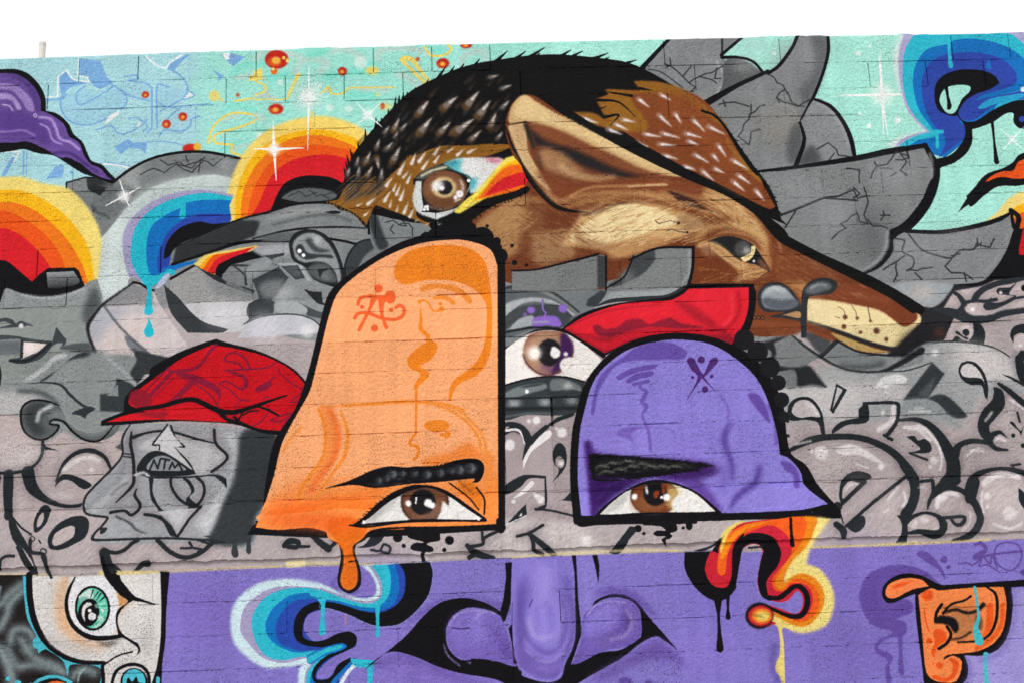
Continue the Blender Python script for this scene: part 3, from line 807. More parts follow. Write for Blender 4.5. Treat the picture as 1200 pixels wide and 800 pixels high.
for s_ in ['540,385 600,350 640,320', '600,350 605,410 590,440', '655,385 700,390 720,380 770,375', '690,400 720,430', '860,335 830,370 860,400 910,400 960,430', '860,320 900,310', '980,240 985,270 1040,280 1060,240', '960,290 1000,260', '920,400 930,440']:
    crack(s_, 8)
l('1120,160 1125,220 1080,320 1010,410', 14, '8d9194', b=2.5, a=.8)
p('1150,200! 1500,150! 1500,430! 1200,428! 1000,475 880,475! 870,455! 1000,440 1060,385 1115,300', K)
q('1170,315 1195,195 1300,200 1300,322', 'c41f28')
l('1140,108 1175,140 1165,200 1165,320', 26, K)
p('430,410! 560,490 640,530 750,562 800,548 850,495 872,455! 1000,470! 1100,440! 900,480! 830,560! 900,640! 820,720! 700,740 690,600', '25262a', b=.8)

# pale bloom on the stone pieces
t(900, 30)
for X, Y, R in [(-80, 90, 60), (180, 110, 60), (40, 440, 60), (280, 470, 60), (150, 760, 120), (560, 700, 110), (320, 900, 100), (700, 1060, 110), (880, 1010, 90), (-120, 500, 70), (-60, 330, 50)]:
    d(X, Y, R, '9a9fa2', 16, .45, R * .6)
# ================= right letters over taupe
t(900, 410)
for X, Y, R, c_, a_ in [(300, 520, 120, 'bdb3b4', .7), (420, 640, 90, '9d9295', .6), (560, 700, 80, 'b9afb0', .7), (700, 440, 90, 'a19699', .6), (780, 520, 60, 'beb4b5', .6), (960, 520, 80, '9b9093', .6), (1100, 700, 120, 'bfb5b6', .7), (860, 700, 60, 'a2979a', .6), (200, 700, 90, 'b6acad', .6), (1000, 240, 80, 'bab1b2', .6)]:
    d(X, Y, R, c_, 14, a_, R * .6)
LW, SHADE = 1.35, '7b7175'
t(1040, 310, .15)
RK = '2a2f34'
p('440,590! 520,420! 700,450! 760,600 600,610', 'b4a9aa'); q('1500,60 1067,110 840,125 740,170 520,210 440,340 550,380 1500,420', 'b9adae', b=1)
q('440,340 525,250 560,300 550,370', 'b8acac')
l('520,220:20 560,250:28 600,320:40 570,370:46', 30, RK); l('385,355:20 480,370:50 600,410:70 700,425:60 800,415:56 900,380:50 1067,355:46 1300,330:46', 50, RK)
l('600,300 660,290 780,288 850,275', 22, RK); l('680,280:40 700,240:40 760,190:36 860,150:34 960,130:36 1050,110:30 1300,60', 34, RK)
l('800,265:4 850,278:12', 12, DK)
p('780,320 800,300 900,300 990,255 920,240 870,235 850,210 870,185 960,180! 1020,130! 950,230 1005,245 990,270 920,320 830,350', RK); d(885, 222, 14, 'd4cbcb')
l('1000,265 1100,250', 16, RK); p('605,340 640,310 720,300 790,320 900,320 1000,290 1100,290 1100,330 900,360 800,395 680,400 620,375', 'b8acae', b=.6); d(665, 352, 17, 'e6e0e1', .6)
l('780,330:50 840,328:36 920,300:22 990,265:20', 34, RK)
p('670,450 720,460 760,520 760,590 740,625 640,600 560,590! 500,600! 540,560 620,600 670,540', CHC); d(610, 530, 56, 'c2b8b9', .5, 1, 60); d(612, 532, 28, CHC); l('540,530 620,580', 16, CHC); l('550,515 600,560', 10, 'b4a9aa')
p('60,800! 200,700 350,620 470,605 600,610 760,630 900,690 960,720 1067,750 1067,1000 60,1000', 'a5aaac', b=1)
p('460,780 540,660 620,640 800,680 950,720 1000,900 500,900', 'c4c1c2', b=6); d(375, 690, 26, 'd8dadb', 2); d(460, 677, 18, 'd2d4d5', 1.5)
l('250,660:8 350,615:14 480,600:16 600,605:16 760,628:16 860,660:12 955,718:10', 14, '24282b')
p('960,560 970,510 1010,475 1100,460! 1100,545 1040,535 990,560 985,610', CHC); d(1060, 620, 75, 'c4babb', 1); d(1040, 630, 16, 'e3dedf', 1); l('1060,700 1030,750 1060,820', 50, CHC)
t(900, 410)
p('-20,180 140,170 300,60 480,10 700,-40 900,0 1000,150 900,330 500,330 330,330 100,330 40,250', '9a9d9f', b=6)
p('40,180 200,170 420,160 620,140 660,230 560,245 440,250 430,320 320,330 100,240', 'b9b7b8', b=6)
d(960, 40, 110, 'c8c3c4', 12, .7, 70); d(300, 200, 110, 'c1bebf', 14, .6, 60)
t(860, 330, .2)
# pieces under the snout
p('20,360! 70,280 160,270 220,310! 330,305! 510,435! 640,345 780,410 930,430! 1080,400 1100,470 900,520 750,520 600,490 500,440! 430,500 550,620! 400,600 360,520 230,490 200,400 60,385', '84888a')
q('30,365 90,285 160,290 180,340', '84888a'); q('230,345 330,310 500,440 420,490 240,480', '777b7d')
p('0,375! 60,380 150,360 330,310! 260,400 240,480 360,500 440,490 500,560 550,620! 460,600 370,610 220,520 200,400', '25282a', b=1.5)
q('235,360 335,312 500,440 400,480 265,470', '7a7e80', b=1); p('230,540 290,520 360,520 360,620 260,600', '74787a', b=1)
p('20,390! 130,385 210,400 215,440 160,470 100,470', '7c8082', b=1)
l('330,305:10 420,380:14 510,440:16 600,490:14 700,520:14 850,525:14 950,490:30 1100,400:40', 16, '202326', b=.6); l('510,435 600,350', 30, '26292c')
p('410,300 500,300 570,350 510,420 440,350', '45494c', b=2); p('540,440! 620,365 700,400 800,425 900,450 870,490 700,500', '74797b', b=1.5)
l('620,490 750,500 870,480', 24, '33373a', b=3, a=.8)
p('830,615! 870,560 960,540 1010,560 1010,585 930,600 890,630 930,660! 880,650 880,620', 'd5d6d7', b=.6)
l('890,525:6 1000,520:8 1080,500:8 1160,470:6', 8, '303437')
d(1180, 415, 20, 'd5d7d8', 1.5)
t(1040, 420, 0.175)
q('100,280 300,22 382,100 270,265', '32373b', b=.5); q('200,240 330,110 270,260', '50565a', b=2); p('270,265 380,240 500,340 530,390 430,390 340,300', '32373b', b=1)
p('100,285 270,275 400,370 500,440 460,470 330,380 200,390 90,385', '8e9496', b=3); l('140,355 290,350', 14, 'c9cdcf', b=.8); l('180,335 240,330', 10, 'c9cdcf', b=.8)
p('475,85 490,35 540,15 600,35 650,100 675,190 670,275! 650,250 630,180 560,175 500,140', CHC); p('490,70 520,35 570,40 620,90 655,170! 620,130 540,125 500,110', 'c6c2c3')
l('715,195:10 745,230:50 740,300:70 680,370:74 645,430:60 650,490:56 690,540:50', 60, CHC); l('745,165:16 820,220:30 914,300:34 1000,370', 28, CHC); l('690,515:30 750,490:20 795,525:8', 20, CHC)
d(755, 550, 46, 'ada2a4', 0, 1, 40); l('715,550 750,530 790,550', 16, 'd9d5d6', b=.6); l('680,560:30 730,600:24 805,610:10', 20, CHC)
l('820,270 914,335', 16, 'd5d0d1', b=1); p('760,100! 840,125 914,170 1000,240 880,165', CHC)
l('880,0 890,90 914,150', 40, CHC); l('870,360 885,420', 12, CHC); p('820,430 840,420 890,480 914,440! 880,575! 890,500', CHC); d(842, 513, 14, CHC); d(908, 580, 16, CHC)
l('450,640:50 480,580:30 560,550:26 640,555:24 690,570:20', 28, CHC); l('530,650 570,620 645,620', 14, 'd3cfd0', b=.8)
l('570,800:20 620,760:20 740,735:18 850,745:18 914,770 1000,830', 20, CHC); q('830,710 885,708 850,720 845,745', CHC)
l('80,410:14 180,405:22 260,430:34 340,500:44 400,600:60 440,700:70 440,800:76', 40, CHC)
l('150,460:30 230,460:36 290,510:22 340,580:20 365,670:16 350,750:14', 20, 'd6d1d2', b=.6)
p('125,520! 180,515 205,545 250,535 290,570 290,620 240,632 145,628! 220,605 180,560', CHC); l('150,630 200,650 265,675', 12, CHC); d(310, 680, 24, 'd6d1d2', .8); d(285, 722, 14, 'd6d1d2', .8)
t(900, 410)
p('95,320 95,260 130,225 180,218 220,240 255,300 270,400! 250,390 235,340 180,325 130,330', CHC); p('112,290 130,245 175,232 215,255 245,310 200,310 150,315', 'bab4b5')
p('320,155! 370,185! 305,298! 290,280!', CHC); q('325,170 350,185 302,275', 'b5b3b5')
d(75, 255, 9, CHC); d(92, 330, 9, CHC); d(94, 400, 8, CHC)
p('445,242! 605,240 620,290 605,350 570,400! 545,398! 590,340 600,290 585,255 470,255! 475,290! 470,330 430,345 370,350 300,392! 300,375 340,335 425,315! 425,275 440,262', CHC)
l('590,265 580,330 520,372', 26, 'd4cfd0', b=.8); d(538, 292, 10, 'd4cfd0', .6); l('545,398 580,418', 12, CHC)
l('100,470:12 200,420 300,405:22 420,408:22 520,440:24 600,490:28 660,560:32 690,600:30', 26, CHC)
p('320,460 380,440 440,455 520,510 555,545! 480,510 420,490 340,490', 'd4cfd0', b=.5); d(250, 480, 32, 'd6d1d2', .8); d(205, 475, 9, 'd6d1d2'); d(530, 545, 14, 'd6d1d2', .8)
t(980, 540, 1 / 5.4545)
p('15,220 25,140 70,85 130,62 200,75 230,105! 190,125 30,280! 20,250', CHC); p('35,215 45,165 90,125 150,140! 60,225! 40,240', 'b0a5a6')
l('25,285:14 190,130:10', 14, CHC); d(5, 290, 30, CHC)
l('60,415:14 250,250:16 460,85:16', 15, CHC); p('60,415! 150,350 180,360 180,410 140,450 100,450', CHC)
l('440,30:50 480,90:50 500,190:46 480,280:46 440,340:50', 48, CHC); l('420,0:40 450,40:44', 40, CHC)
l('430,200 440,250 420,290', 16, 'd3cecf', b=.6)
p('385,345! 440,350 450,400 455,480 440,535 380,530 410,470 415,400', CHC); l('440,410:10 480,360 560,330:12 640,350:20 680,400:40 660,450:46 620,465:46 540,450:28 460,460:14', 20, CHC)
p('455,420 490,370 560,345 620,365 655,410 640,440 560,435', 'aea3a4'); d(560, 375, 28, 'd3cecf', 1.5, .9, 22); d(505, 390, 12, 'cdc8c9', 1)
l('500,135:16 610,120:18', 16, CHC); l('612,120 615,200 590,260 580,305:8', 18, CHC)
l('750,0:60 745,80:60 700,150:70 640,190:40 600,240:16', 50, CHC); l('640,190:20 720,170 800,190:26 860,240:40 905,320:36 915,380:36 880,450:34 820,490:30 750,510:20', 30, CHC)
l('640,290 650,240 710,205 770,215', 30, 'd3cecf', b=.8); l('850,330 850,390 800,450', 16, 'cfcacb', b=.8, a=.8)
l('665,365 810,355 800,400:20 760,405 730,370', 16, CHC)
l('840,200:40 860,130:40 920,75:26 1040,45:14 1130,55 1250,85', 24, CHC); l('850,240 870,180 880,130', 50, CHC)
l('940,145 980,110 1060,85 1160,100', 36, 'd6d1d2', b=.8, a=.9); d(962, 222, 22, 'd3cecf', .8); d(963, 293, 12, 'd3cecf', .6); d(1105, 335, 44, 'cfc9ca', 2, .95)
p('1160,170! 1200,210 1200,310! 1165,250', CHC); l('1120,25 1175,18', 12, CHC); l('1120,22 1150,55 1220,90', 10, CHC)
l('0,405:30 40,440:36 45,480:26', 30, CHC)
t(900, 600)
l('340,10 350,50', 5, CHC)

LW, SHADE = 1.0, None

# extra gloss and body on the right-hand bubbles
t(980, 540, 1 / 5.4545)
for s_, w_ in [('130,20 200,40', 14), ('60,180 90,150 130,145', 12), ('520,170 560,165', 8), ('660,260 700,230', 18), ('930,190 925,260 940,330', 14), ('1000,400 1100,430 1180,400', 18), ('300,330 330,310', 12), ('480,420 500,400', 10)]:
    l(s_, w_, 'dcd8d9', b=1.2, a=.75)
for X, Y, R in [(300, 180, 60), (560, 240, 40), (760, 330, 60), (1000, 380, 70), (250, 420, 60), (880, 440, 40)]:
    d(X, Y, R, '8e8386', 12, .4, R * .5)
t(900, 410)
for X, Y, R in [(420, 600, 60), (760, 560, 50), (980, 460, 50), (650, 330, 40), (1120, 520, 50), (180, 380, 50)]:
    d(X, Y, R, '8e8386', 12, .4, R * .5)
for s_, w_ in [('180,250 210,265 230,300', 10), ('950,470 990,460', 10), ('640,360 700,370 760,420', 16), ('130,440 200,425', 10), ('560,700 610,640', 10), ('1020,330 1050,290', 12)]:
    l(s_, w_, 'dedadb', b=1, a=.7)

# ================= feathered head
def barbs(s, L, w, c, step=7, lean=0.0, jit=.5):
    """short tapering hairs leaving a line to its left"""
    P, k, _ = parse(s)
    S, _ = spline(P, k, False, 8)
    acc = 0.0
    for i in range(len(S) - 1):
        dv = S[i + 1] - S[i]
        Ls = np.linalg.norm(dv)
        if Ls < 1e-6:
            continue
        tg = dv / Ls; nn = np.array([tg[1], -tg[0]])
        while acc < Ls:
            o = S[i] + tg * acc
            e = o + (nn * (1 - abs(lean)) + tg * lean) * L * (1 - jit + jit * 2 * rng.random() * .8)
            l('%f,%f:%f %f,%f:1' % (o[0] - nn[0] * w, o[1] - nn[1] * w, w, e[0], e[1]), w, c)
            acc += step * (.6 + .8 * rng.random())
        acc -= Ls

t(0, 0, 1)
FB = '131315'
p('393,243 402,215 412,185 430,160 455,132 480,108 510,92 545,78 585,70 640,64 700,68 740,75 780,95 815,120 850,150 880,190 905,225 917,262! 880,245 800,200 700,160 600,150 600,200 520,260 430,250', FB)
barbs('402,222 415,190 432,164 455,136 480,114 510,99', 30, 9, FB, 8, .74)
barbs('480,112 510,96 545,82 585,73 640,68 700,72 738,82', 46, 13, FB, 17, .83)
barbs('800,112 850,154 880,194 905,229 914,252', 15, 6, FB, 9, .8)
# ochre and rust flank behind the ear
t(600, 30)
p('395,345! 450,325! 440,300! 600,305! 575,262! 690,265 780,300! 850,320 940,390 1020,520 1090,640 1160,720 1235,850! 1200,860 1000,760 800,660 620,560 470,470 250,405! 340,415 440,440! 395,350', '7d4325')
p('395,345! 450,325 440,300 600,305 575,262 690,268 800,300 960,420 1010,480 900,420 760,330 560,330 640,470 560,500 400,470 250,405! 380,410 440,440', '8f6023', b=2)
p('1000,510! 1060,600 1150,700 1170,740 1060,650 1010,560', '95652a', b=1)
p('690,330 850,340 960,480 1060,640 1000,680 880,560 740,470', '8a4a28', b=8, a=.8)
for s_ in ['400,350 500,360 580,430', '560,330 440,310', '430,430 500,420 460,470', '390,400 440,380', '600,295 660,305']:
    l(s_, 18, FB, taper='e')
l('890,400 960,430 1030,520 1100,640 1150,700', 14, FB)
for X, Y, an, L in [(615, 362, 38, 70), (718, 336, 30, 60), (715, 445, 42, 90), (778, 435, 55, 60), (872, 465, 45, 90), (955, 490, 25, 95), (365, 445, 20, 80), (545, 447, 12, 70), (510, 475, 25, 70),
                    (480, 498, 20, 80), (655, 515, 10, 90), (740, 515, 15, 95), (848, 515, 15, 85), (848, 550, 20, 55), (725, 560, 5, 90), (610, 560, 20, 65), (740, 617, 15, 75), (885, 622, 30, 85),
                    (832, 668, 15, 60), (955, 622, 50, 45), (983, 585, 55, 75), (1065, 650, 30, 95), (970, 680, 25, 55), (915, 702, 40, 80), (1085, 720, 35, 80), (1060, 752, 40, 80), (1160, 795, 50, 70)]:
    dx, dy = math.cos(math.radians(an)) * L / 2, math.sin(math.radians(an)) * L / 2
    l('%f,%f:%f %f,%f:3' % (X - dx * .8, Y - dy * .8, 27, X + dx, Y + dy), 10, 'b79a92', b=1.6, a=.7)
    l('%f,%f:%f %f,%f:3' % (X - dx * .5, Y - dy * .5, 15, X + dx, Y + dy), 10, 'e9e4e6', b=.8, a=.9)
# face: ochre
t(0, 0, 1)
p('500,275 530,245 600,160 660,130 720,165 800,205 870,235 920,270 920,290 860,260 760,220 620,230 560,250 535,288 510,285', FB)
t(380, 160, .15)
p('30,510! 110,490 150,420 220,350! 350,345 470,350 520,300 600,230 660,160 740,140 900,80 1060,75 1200,75 1400,60 1480,80! 1250,160 960,200 700,330 760,500 720,620 860,700! 870,725! 680,640 520,580 395,535! 330,690! 250,610 130,550', '8a5c22')
p('220,350 350,340 480,350 420,430 250,480 160,500 180,420', '3a3836', b=3, a=.85)
for _ in range(60):
    X, Y = 120 + rng.random() * 330, 360 + rng.random() * 160
    Lh = 70 + rng.random() * 90
    l('%f,%f %f,%f:1' % (X + Lh * .6, Y - Lh * .5, X - Lh * .45, Y + Lh * .4), 6, ['222124', '8a5c22', '6b6a70', 'a9762f'][int(rng.random() * 4)], a=.85)
barbs('30,515 130,555 250,615 330,690', 30, 10, '8a5c22', 30, -.6)
barbs('470,345 560,270 650,165 740,140 900,85 1060,75 1300,60', 55, 13, '8a5c22', 22, .9)
# dark scales with pale tips
t(300, 30)
for _ in range(90):                                  # faint brown down between the scales
    X, Y = 440 + rng.random() * 740, 260 + rng.random() * 420
    if Y < 800 - .6 * X or Y > 900 - .33 * X:
        continue
    L = 30 + rng.random() * 40
    l('%f,%f:%f %f,%f:2' % (X, Y, L * .3, X + L * .6, Y - L * .75), 10, ['3f3328', '4a3a2c', '37353a', '55442f'][int(rng.random() * 4)], b=1.5, a=.7)
for X, Y, L, an in [(780, 390, 95, -52), (905, 365, 105, -40), (1010, 350, 110, -50), (1065, 395, 110, -52), (655, 470, 75, -65), (610, 492, 50, -55), (690, 478, 55, -50), (790, 475, 110, -52), (880, 485, 90, -45),
                    (970, 475, 125, -35), (1108, 450, 85, -65), (1165, 375, 60, -45), (1168, 290, 60, -20), (1110, 240, 55, -12), (1025, 520, 80, -42), (1140, 520, 50, -50), (570, 560, 55, -70), (620, 570, 60, -45), (655, 610, 90, -62),
                    (522, 625, 70, -65), (570, 640, 65, 80), (475, 640, 50, -75), (480, 690, 55, -80), (530, 690, 65, -62), (432, 690, 50, -75), (588, 700, 60, -85), (655, 515, 40, -60)]:
    dx, dy = math.cos(math.radians(an)) * L / 2, math.sin(math.radians(an)) * L / 2
    l('%f,%f:%f %f,%f:3' % (X - dx * .7, Y - dy * .7, L * .46, X + dx, Y + dy), 10, '63492e' if L > 60 else '514a44', b=1.4, a=.75)
    l('%f,%f:%f %f,%f:3' % (X - dx * .35, Y - dy * .35, L * .32, X + dx * .9, Y + dy * .9), 10, '8a8480', b=1.4, a=.8)
    l('%f,%f:%f %f,%f:2' % (X + dx * .1, Y + dy * .1, L * .16, X + dx, Y + dy), 10, 'd2cfcc', b=.8, a=.85)
t(380, 160, .15)
for X, Y, L, an in [(700, 170, 95, -70), (770, 155, 100, -55), (885, 105, 85, -55), (795, 215, 90, -55), (885, 170, 80, -55), (990, 105, 60, -35), (1070, 120, 80, -40), (1160, 110, 80, -25), (610, 240, 110, -62), (640, 295, 70, -50),
                    (665, 325, 80, -65), (510, 350, 90, -55), (553, 390, 70, -70), (580, 415, 85, -68), (495, 465, 90, -60), (612, 450, 95, -70), (375, 500, 90, -40), (520, 520, 60, -75), (572, 560, 50, -75), (640, 555, 90, -68),
                    (685, 595, 80, -65), (335, 600, 60, -40), (280, 530, 50, -30), (725, 655, 30, -30), (815, 680, 35, -30), (895, 690, 50, -20)]:
    dx, dy = math.cos(math.radians(an)) * L / 2, math.sin(math.radians(an)) * L / 2
    l('%f,%f:%f %f,%f:2' % (X - dx, Y - dy, L * .34, X + dx, Y + dy), 10, 'e4dedd', b=.5, a=.95)
crack('200,565 260,555 300,570 440,560', 8, '3a1d14')
# its eye
p('690,500 715,350! 790,340 950,270! 1120,320 1150,380! 1110,450 1020,580 880,650! 740,600', 'cdd3d2', b=1)
p('930,215! 1060,170 1250,165! 1400,180 1330,300 1280,330 1230,420 1140,440 1150,330 1040,270', 'dfe1e0', b=1)
p('930,215! 1000,190 1080,175 1060,260 1150,330 1200,330 1150,440 1110,330 1000,260', '4fb0bb', b=3); p('1240,168 1340,170 1400,185 1340,210', 'c65a78', b=3, a=.8); p('930,215 1040,185 1000,230', '3a7f90', b=2, a=.7)
p('700,330! 790,265 900,225 970,235 940,265 860,300 770,335', '55564e', b=.8); l('760,310 850,265 950,240', 18, 'c9c9ac', b=1.2)
p('760,350! 860,290 960,260 1060,285 1140,335! 1130,400 1080,490 1030,560 880,600! 760,590! 775,560 760,450', '17171a')
d(940, 415, 176, '6e4632', .6, 1, 150); d(935, 420, 150, '8a5f42', 5, .8, 125); d(930, 500, 120, '5d3a24', 6, .7, 60)
d(935, 400, 95, 'cdb27e', 2, 1, 82); d(940, 400, 62, '1e1e24', 1, 1, 56); d(880, 390, 40, 'f2f2f2', 2.5, .95); d(920, 405, 20, 'f2f2f2', 1); d(905, 370, 30, 'e6e6e4', 3, .8)
d(1058, 450, 30, 'f3f3f3', .8); d(1025, 478, 18, 'f3f3f3', .6); l('1065,345 1085,400 1070,450', 16, 'd9cfcb', b=1.5); l('1020,510 1060,490', 10, 'eeeeee', b=.6); l('800,540 900,570 1000,560', 14, 'b39a80', b=2, a=.7)
for X, Y in [(790, 552), (808, 570), (782, 572), (806, 548)]:
    d(X, Y, 12, 'f4f4f4')
d(1128, 345, 15, 'f4f4f4')
# rainbow flash beside the eye
p('1010,590! 1100,500 1200,420 1280,320 1360,230 1420,170 1480,150! 1540,180! 1600,380! 1440,420 1290,470 1180,530 1060,600', 'ecdc5c', b=1)
p('1150,510! 1230,430 1300,340 1380,250 1450,200 1500,185! 1540,230! 1590,380 1400,450', 'f2b01a', b=.8); p('1200,490! 1270,400 1340,310 1420,240 1530,215! 1580,300 1590,400', 'e8661c', b=.8); p('1250,470! 1340,370 1440,310 1570,275! 1600,370! 1450,410', 'cf222b', b=.8)

# ================= fox
t(0, 0, 1)
l('730,165 790,198 830,220 890,252', 16, FB)
FX = '6e3a22'
p('520,275! 545,258 580,240 610,225 618,205 600,180 592,150 597,128 607,115 625,112 660,135 700,160 760,190 820,215 860,230 890,255 915,275 960,305 1010,330 1060,352 1078,368 1075,385 1050,410 1010,412 980,400 940,385 900,395 860,385 800,345 720,340 640,335 590,330 560,300', FX)
# cheek and neck
p('555,270 580,245 612,230 640,240 630,280 600,300 575,300', 'a67b50', b=4); p('620,235 660,250 680,275 660,300 610,312 612,260', '6b3a24', b=5, a=.8)
q('622,273 668,268 675,300 640,312 624,308', '9a7350', b=4)
d(600, 255, 25, 'b0875a', 8, .6, 18)
for _ in range(40):
    X, Y = 575 + rng.random() * 60, 240 + rng.random() * 60
    l('%f,%f %f,%f:.3' % (X, Y, X - 6 - rng.random() * 8, Y + 4 + rng.random() * 6), 1.2, ['8a5a38', '5a2f1e', 'c09868'][int(rng.random() * 3)], b=.3, a=.6)
t(600, 220)
p('230,270! 330,120 400,110 480,75 560,65 680,80 790,110 880,150 900,190 840,215 760,240 640,260 540,320 460,310 400,290', 'c9a470', b=2.5)
p('270,250 300,200 420,125 520,78 620,80 720,112 790,155 710,190 620,215 500,255 420,285 340,265', 'e6d1a0', b=2)
p('300,180 340,210 420,150! 380,190 330,230 460,260 560,255 430,300 300,260', '8a5a38', b=3, a=.6)
p('520,270 640,245 760,245 620,300 500,330 450,320', 'b98a5c', b=3)
l('330,130:10 420,110 500,75 600,65 690,80:6', 10, '57534f', b=1, a=.9); l('340,130 440,80 560,70', 16, '6a3a24', b=2, a=.7)
for s_ in ['250,50 400,30 600,60 780,110', '260,90 380,60 480,50', '420,20 640,30 860,90 1000,130', '600,20 800,60 940,120', '700,20 900,50 1060,120']:
    l(s_, 26, ['c0925e', 'a87a4c', 'b98c5c', '9c6a40'][int(rng.random() * 4)], b=3, a=.7)
p('740,20 830,50 900,90 1000,130! 900,105 800,75', '3a2320', b=1)
p('900,0 1000,20 1100,90 1170,180 1200,260 1120,220 1020,150 900,80', 'c49a66', b=5, a=.85); l('940,40 1060,90 1150,190', 24, 'd9b888', b=4, a=.7)
p('780,130 880,140 920,170 840,200 780,180', '8e6a4e', b=4, a=.7)
for s_ in ['670,155 690,170 740,155 780,165', '725,205 750,195 820,210', '1060,150 1065,175 1040,215 980,175']:
    crack(s_, 5)
d(780, 166, 8, '26201e'); d(822, 210, 6, '26201e')
# eye of the fox
t(800, 220, .1875)
p('80,370! 160,320 260,270 360,280 450,320 520,370 560,460 545,530! 470,570 380,560 280,470 180,380', 'a9784c', b=2)
p('70,340 200,260 330,260 470,320 540,420 520,300 400,230 250,220 120,260', 'c9a26c', b=4, a=.9); l('150,335 230,300 330,300 430,330 480,380', 18, '6d3820', b=2)
p('160,335! 250,305 340,312 430,350 480,410 550,515! 540,530! 460,485 400,470 330,440 260,380', '222325')
d(375, 385, 52, '4b4a4a', 2); d(400, 395, 22, 'b8b8b6', 3, .9); p('455,370 430,365! 420,410 360,440! 390,465 440,430', 'e6d29a')
d(445, 460, 8, 'e8e8e8'); p('470,450 500,455 540,515 480,480', '6a4030', b=.8); l('100,365 200,355 300,430 400,500', 24, 'd0a878', b=2.5, a=.9); l('180,380 300,470 380,510', 20, 'e0c08c', b=2, a=.8)
p('545,530! 500,560 465,580', '5a2f1e'); l('545,525 500,550 465,580', 7, '5a2f1e')
p('380,530 460,500 520,510 440,570 320,590', 'c69c6c', b=4, a=.8); p('100,400 250,460 330,530 200,590 80,560 80,420', '71391f', b=5, a=.85); p('120,360 180,380 220,420 130,420', 'b08a68', b=4, a=.6)
l('600,340 615,420 590,480', 14, 'c59a68', b=2, a=.7); l('560,380 570,440', 40, '8a5030', b=5, a=.6)
p('580,420 640,400 900,540 980,580 860,560 780,560 740,640 620,600 560,520', '7e4629', b=5, a=.8); l('720,430 850,490 960,560', 40, '9c6a4c', b=8, a=.5)
p('440,590 560,585 700,590 780,590 740,700 700,640 600,590', 'b0804e', b=4, a=.85)
# snout tip
t(860, 330, .2)
p('430,100! 600,110 740,140 860,170 930,220 1000,265 1070,225 1070,175! 1095,210 1090,250 1040,310 1000,370 940,385 860,370 700,320 560,270 430,230!', 'dccb9a', b=.8)
p('430,100 560,60! 800,0! 900,50 1040,130 1070,180 1060,230 1000,260 920,210 830,160 700,135 560,110', '703822', b=1.5)
l('610,60 760,80 900,110', 26, '8d523a', b=6, a=.6)
p('90,220 200,230 390,240 440,270 540,310 600,350! 540,340 420,290 360,310 240,320 180,270 100,260', '7b4229', b=2)
p('570,300 700,340 830,390 930,410! 830,415 720,400 620,345!', 'b0945c', b=1)
l('440,235:14 520,262:18 640,305:26 760,350:28 880,385:26 950,395:30', 24, '26262a', b=.5); l('600,345 720,405 840,425 940,430', 14, '26262a')
for X, Y, R in [(652, 210, 14), (723, 215, 10), (800, 232, 9), (645, 265, 14), (742, 298, 10), (836, 290, 18), (893, 338, 12)]:
    d(X, Y, R, '5a3626', 1)
l('610,150 640,165 655,205', 4, '6a4a38'); l('690,140 715,180 722,212', 4, '6a4a38'); l('785,150 800,228', 5, '3a2a22'); l('590,205 620,215', 4, '3a2a22'); l('440,130 460,225', 4, '8f7a58', b=1)
p('430,110 520,110 600,200 560,260 430,225', 'e0cfa4', b=6, a=.6); p('1000,300 1060,260 1000,370 930,390', '5b5338', b=4, a=.6)
p('950,380 1080,250! 1200,260! 1240,330 1120,360 1000,440! 900,430', '1f1f22', b=2)
p('1180,270 1240,290 1230,330 1180,320', '5a3a2e', b=4, a=.6)
# hair strokes along the coat
t(0, 0, 1)
clip('560,290! 612,228 640,200 700,205 760,205 840,228 885,255 910,280 960,308 1010,334 1050,352 1000,352 900,345 820,345 810,300 700,300 600,312!')
for X0, Y0, X1, Y1, dx, dy, cols_, n_ in [(690, 238, 830, 290, 10, -4, ['e8d4a6', 'c9a470', '9a6a42', 'b98c5a'], 150), (820, 225, 900, 262, 9, 6, ['d9b888', '9c6a40', 'c49a66', '6d3820'], 90), (600, 235, 690, 310, 7, 4, ['6b3a24', '8a5a38', '5a2f1e', 'a67b50'], 110),
                                          (640, 205, 840, 240, 12, 4, ['a87a4c', '6c3b26', 'c79a66'], 100), (815, 315, 900, 340, 9, -2, ['8a5030', 'b0804e', '5f3320'], 60), (905, 285, 1010, 350, 10, 6, ['8d523a', '6d3820', '9c6a4c'], 110)]:
    for _ in range(int(n_ * 1.7)):
        X, Y = X0 + rng.random() * (X1 - X0), Y0 + rng.random() * (Y1 - Y0)
        f_ = .5 + rng.random()
        l('%f,%f:1.5 %f,%f:.4' % (X, Y, X + dx * f_ + rng.random() * 2, Y + dy * f_ + rng.random() * 4 - 2), 1.5, cols_[int(rng.random() * len(cols_))], a=.5)
clip()
# outlines of the fox
t(0, 0, 1)
l('520,278:7 545,260:9 560,248 580,236 605,228 617,222:8', 9, FB); barbs('617,224 580,240 545,262 522,280', 5, 3, FB, 6, .2); barbs('520,276 560,246 605,226', 5, 3, FB, 5, .3)
t(580, 90, .2)
l('60,290:8 100,400:16 150,480:26 200,590:34 270,680:34 350,755:30 430,785:22 545,795:8', 26, FB, b=.4)
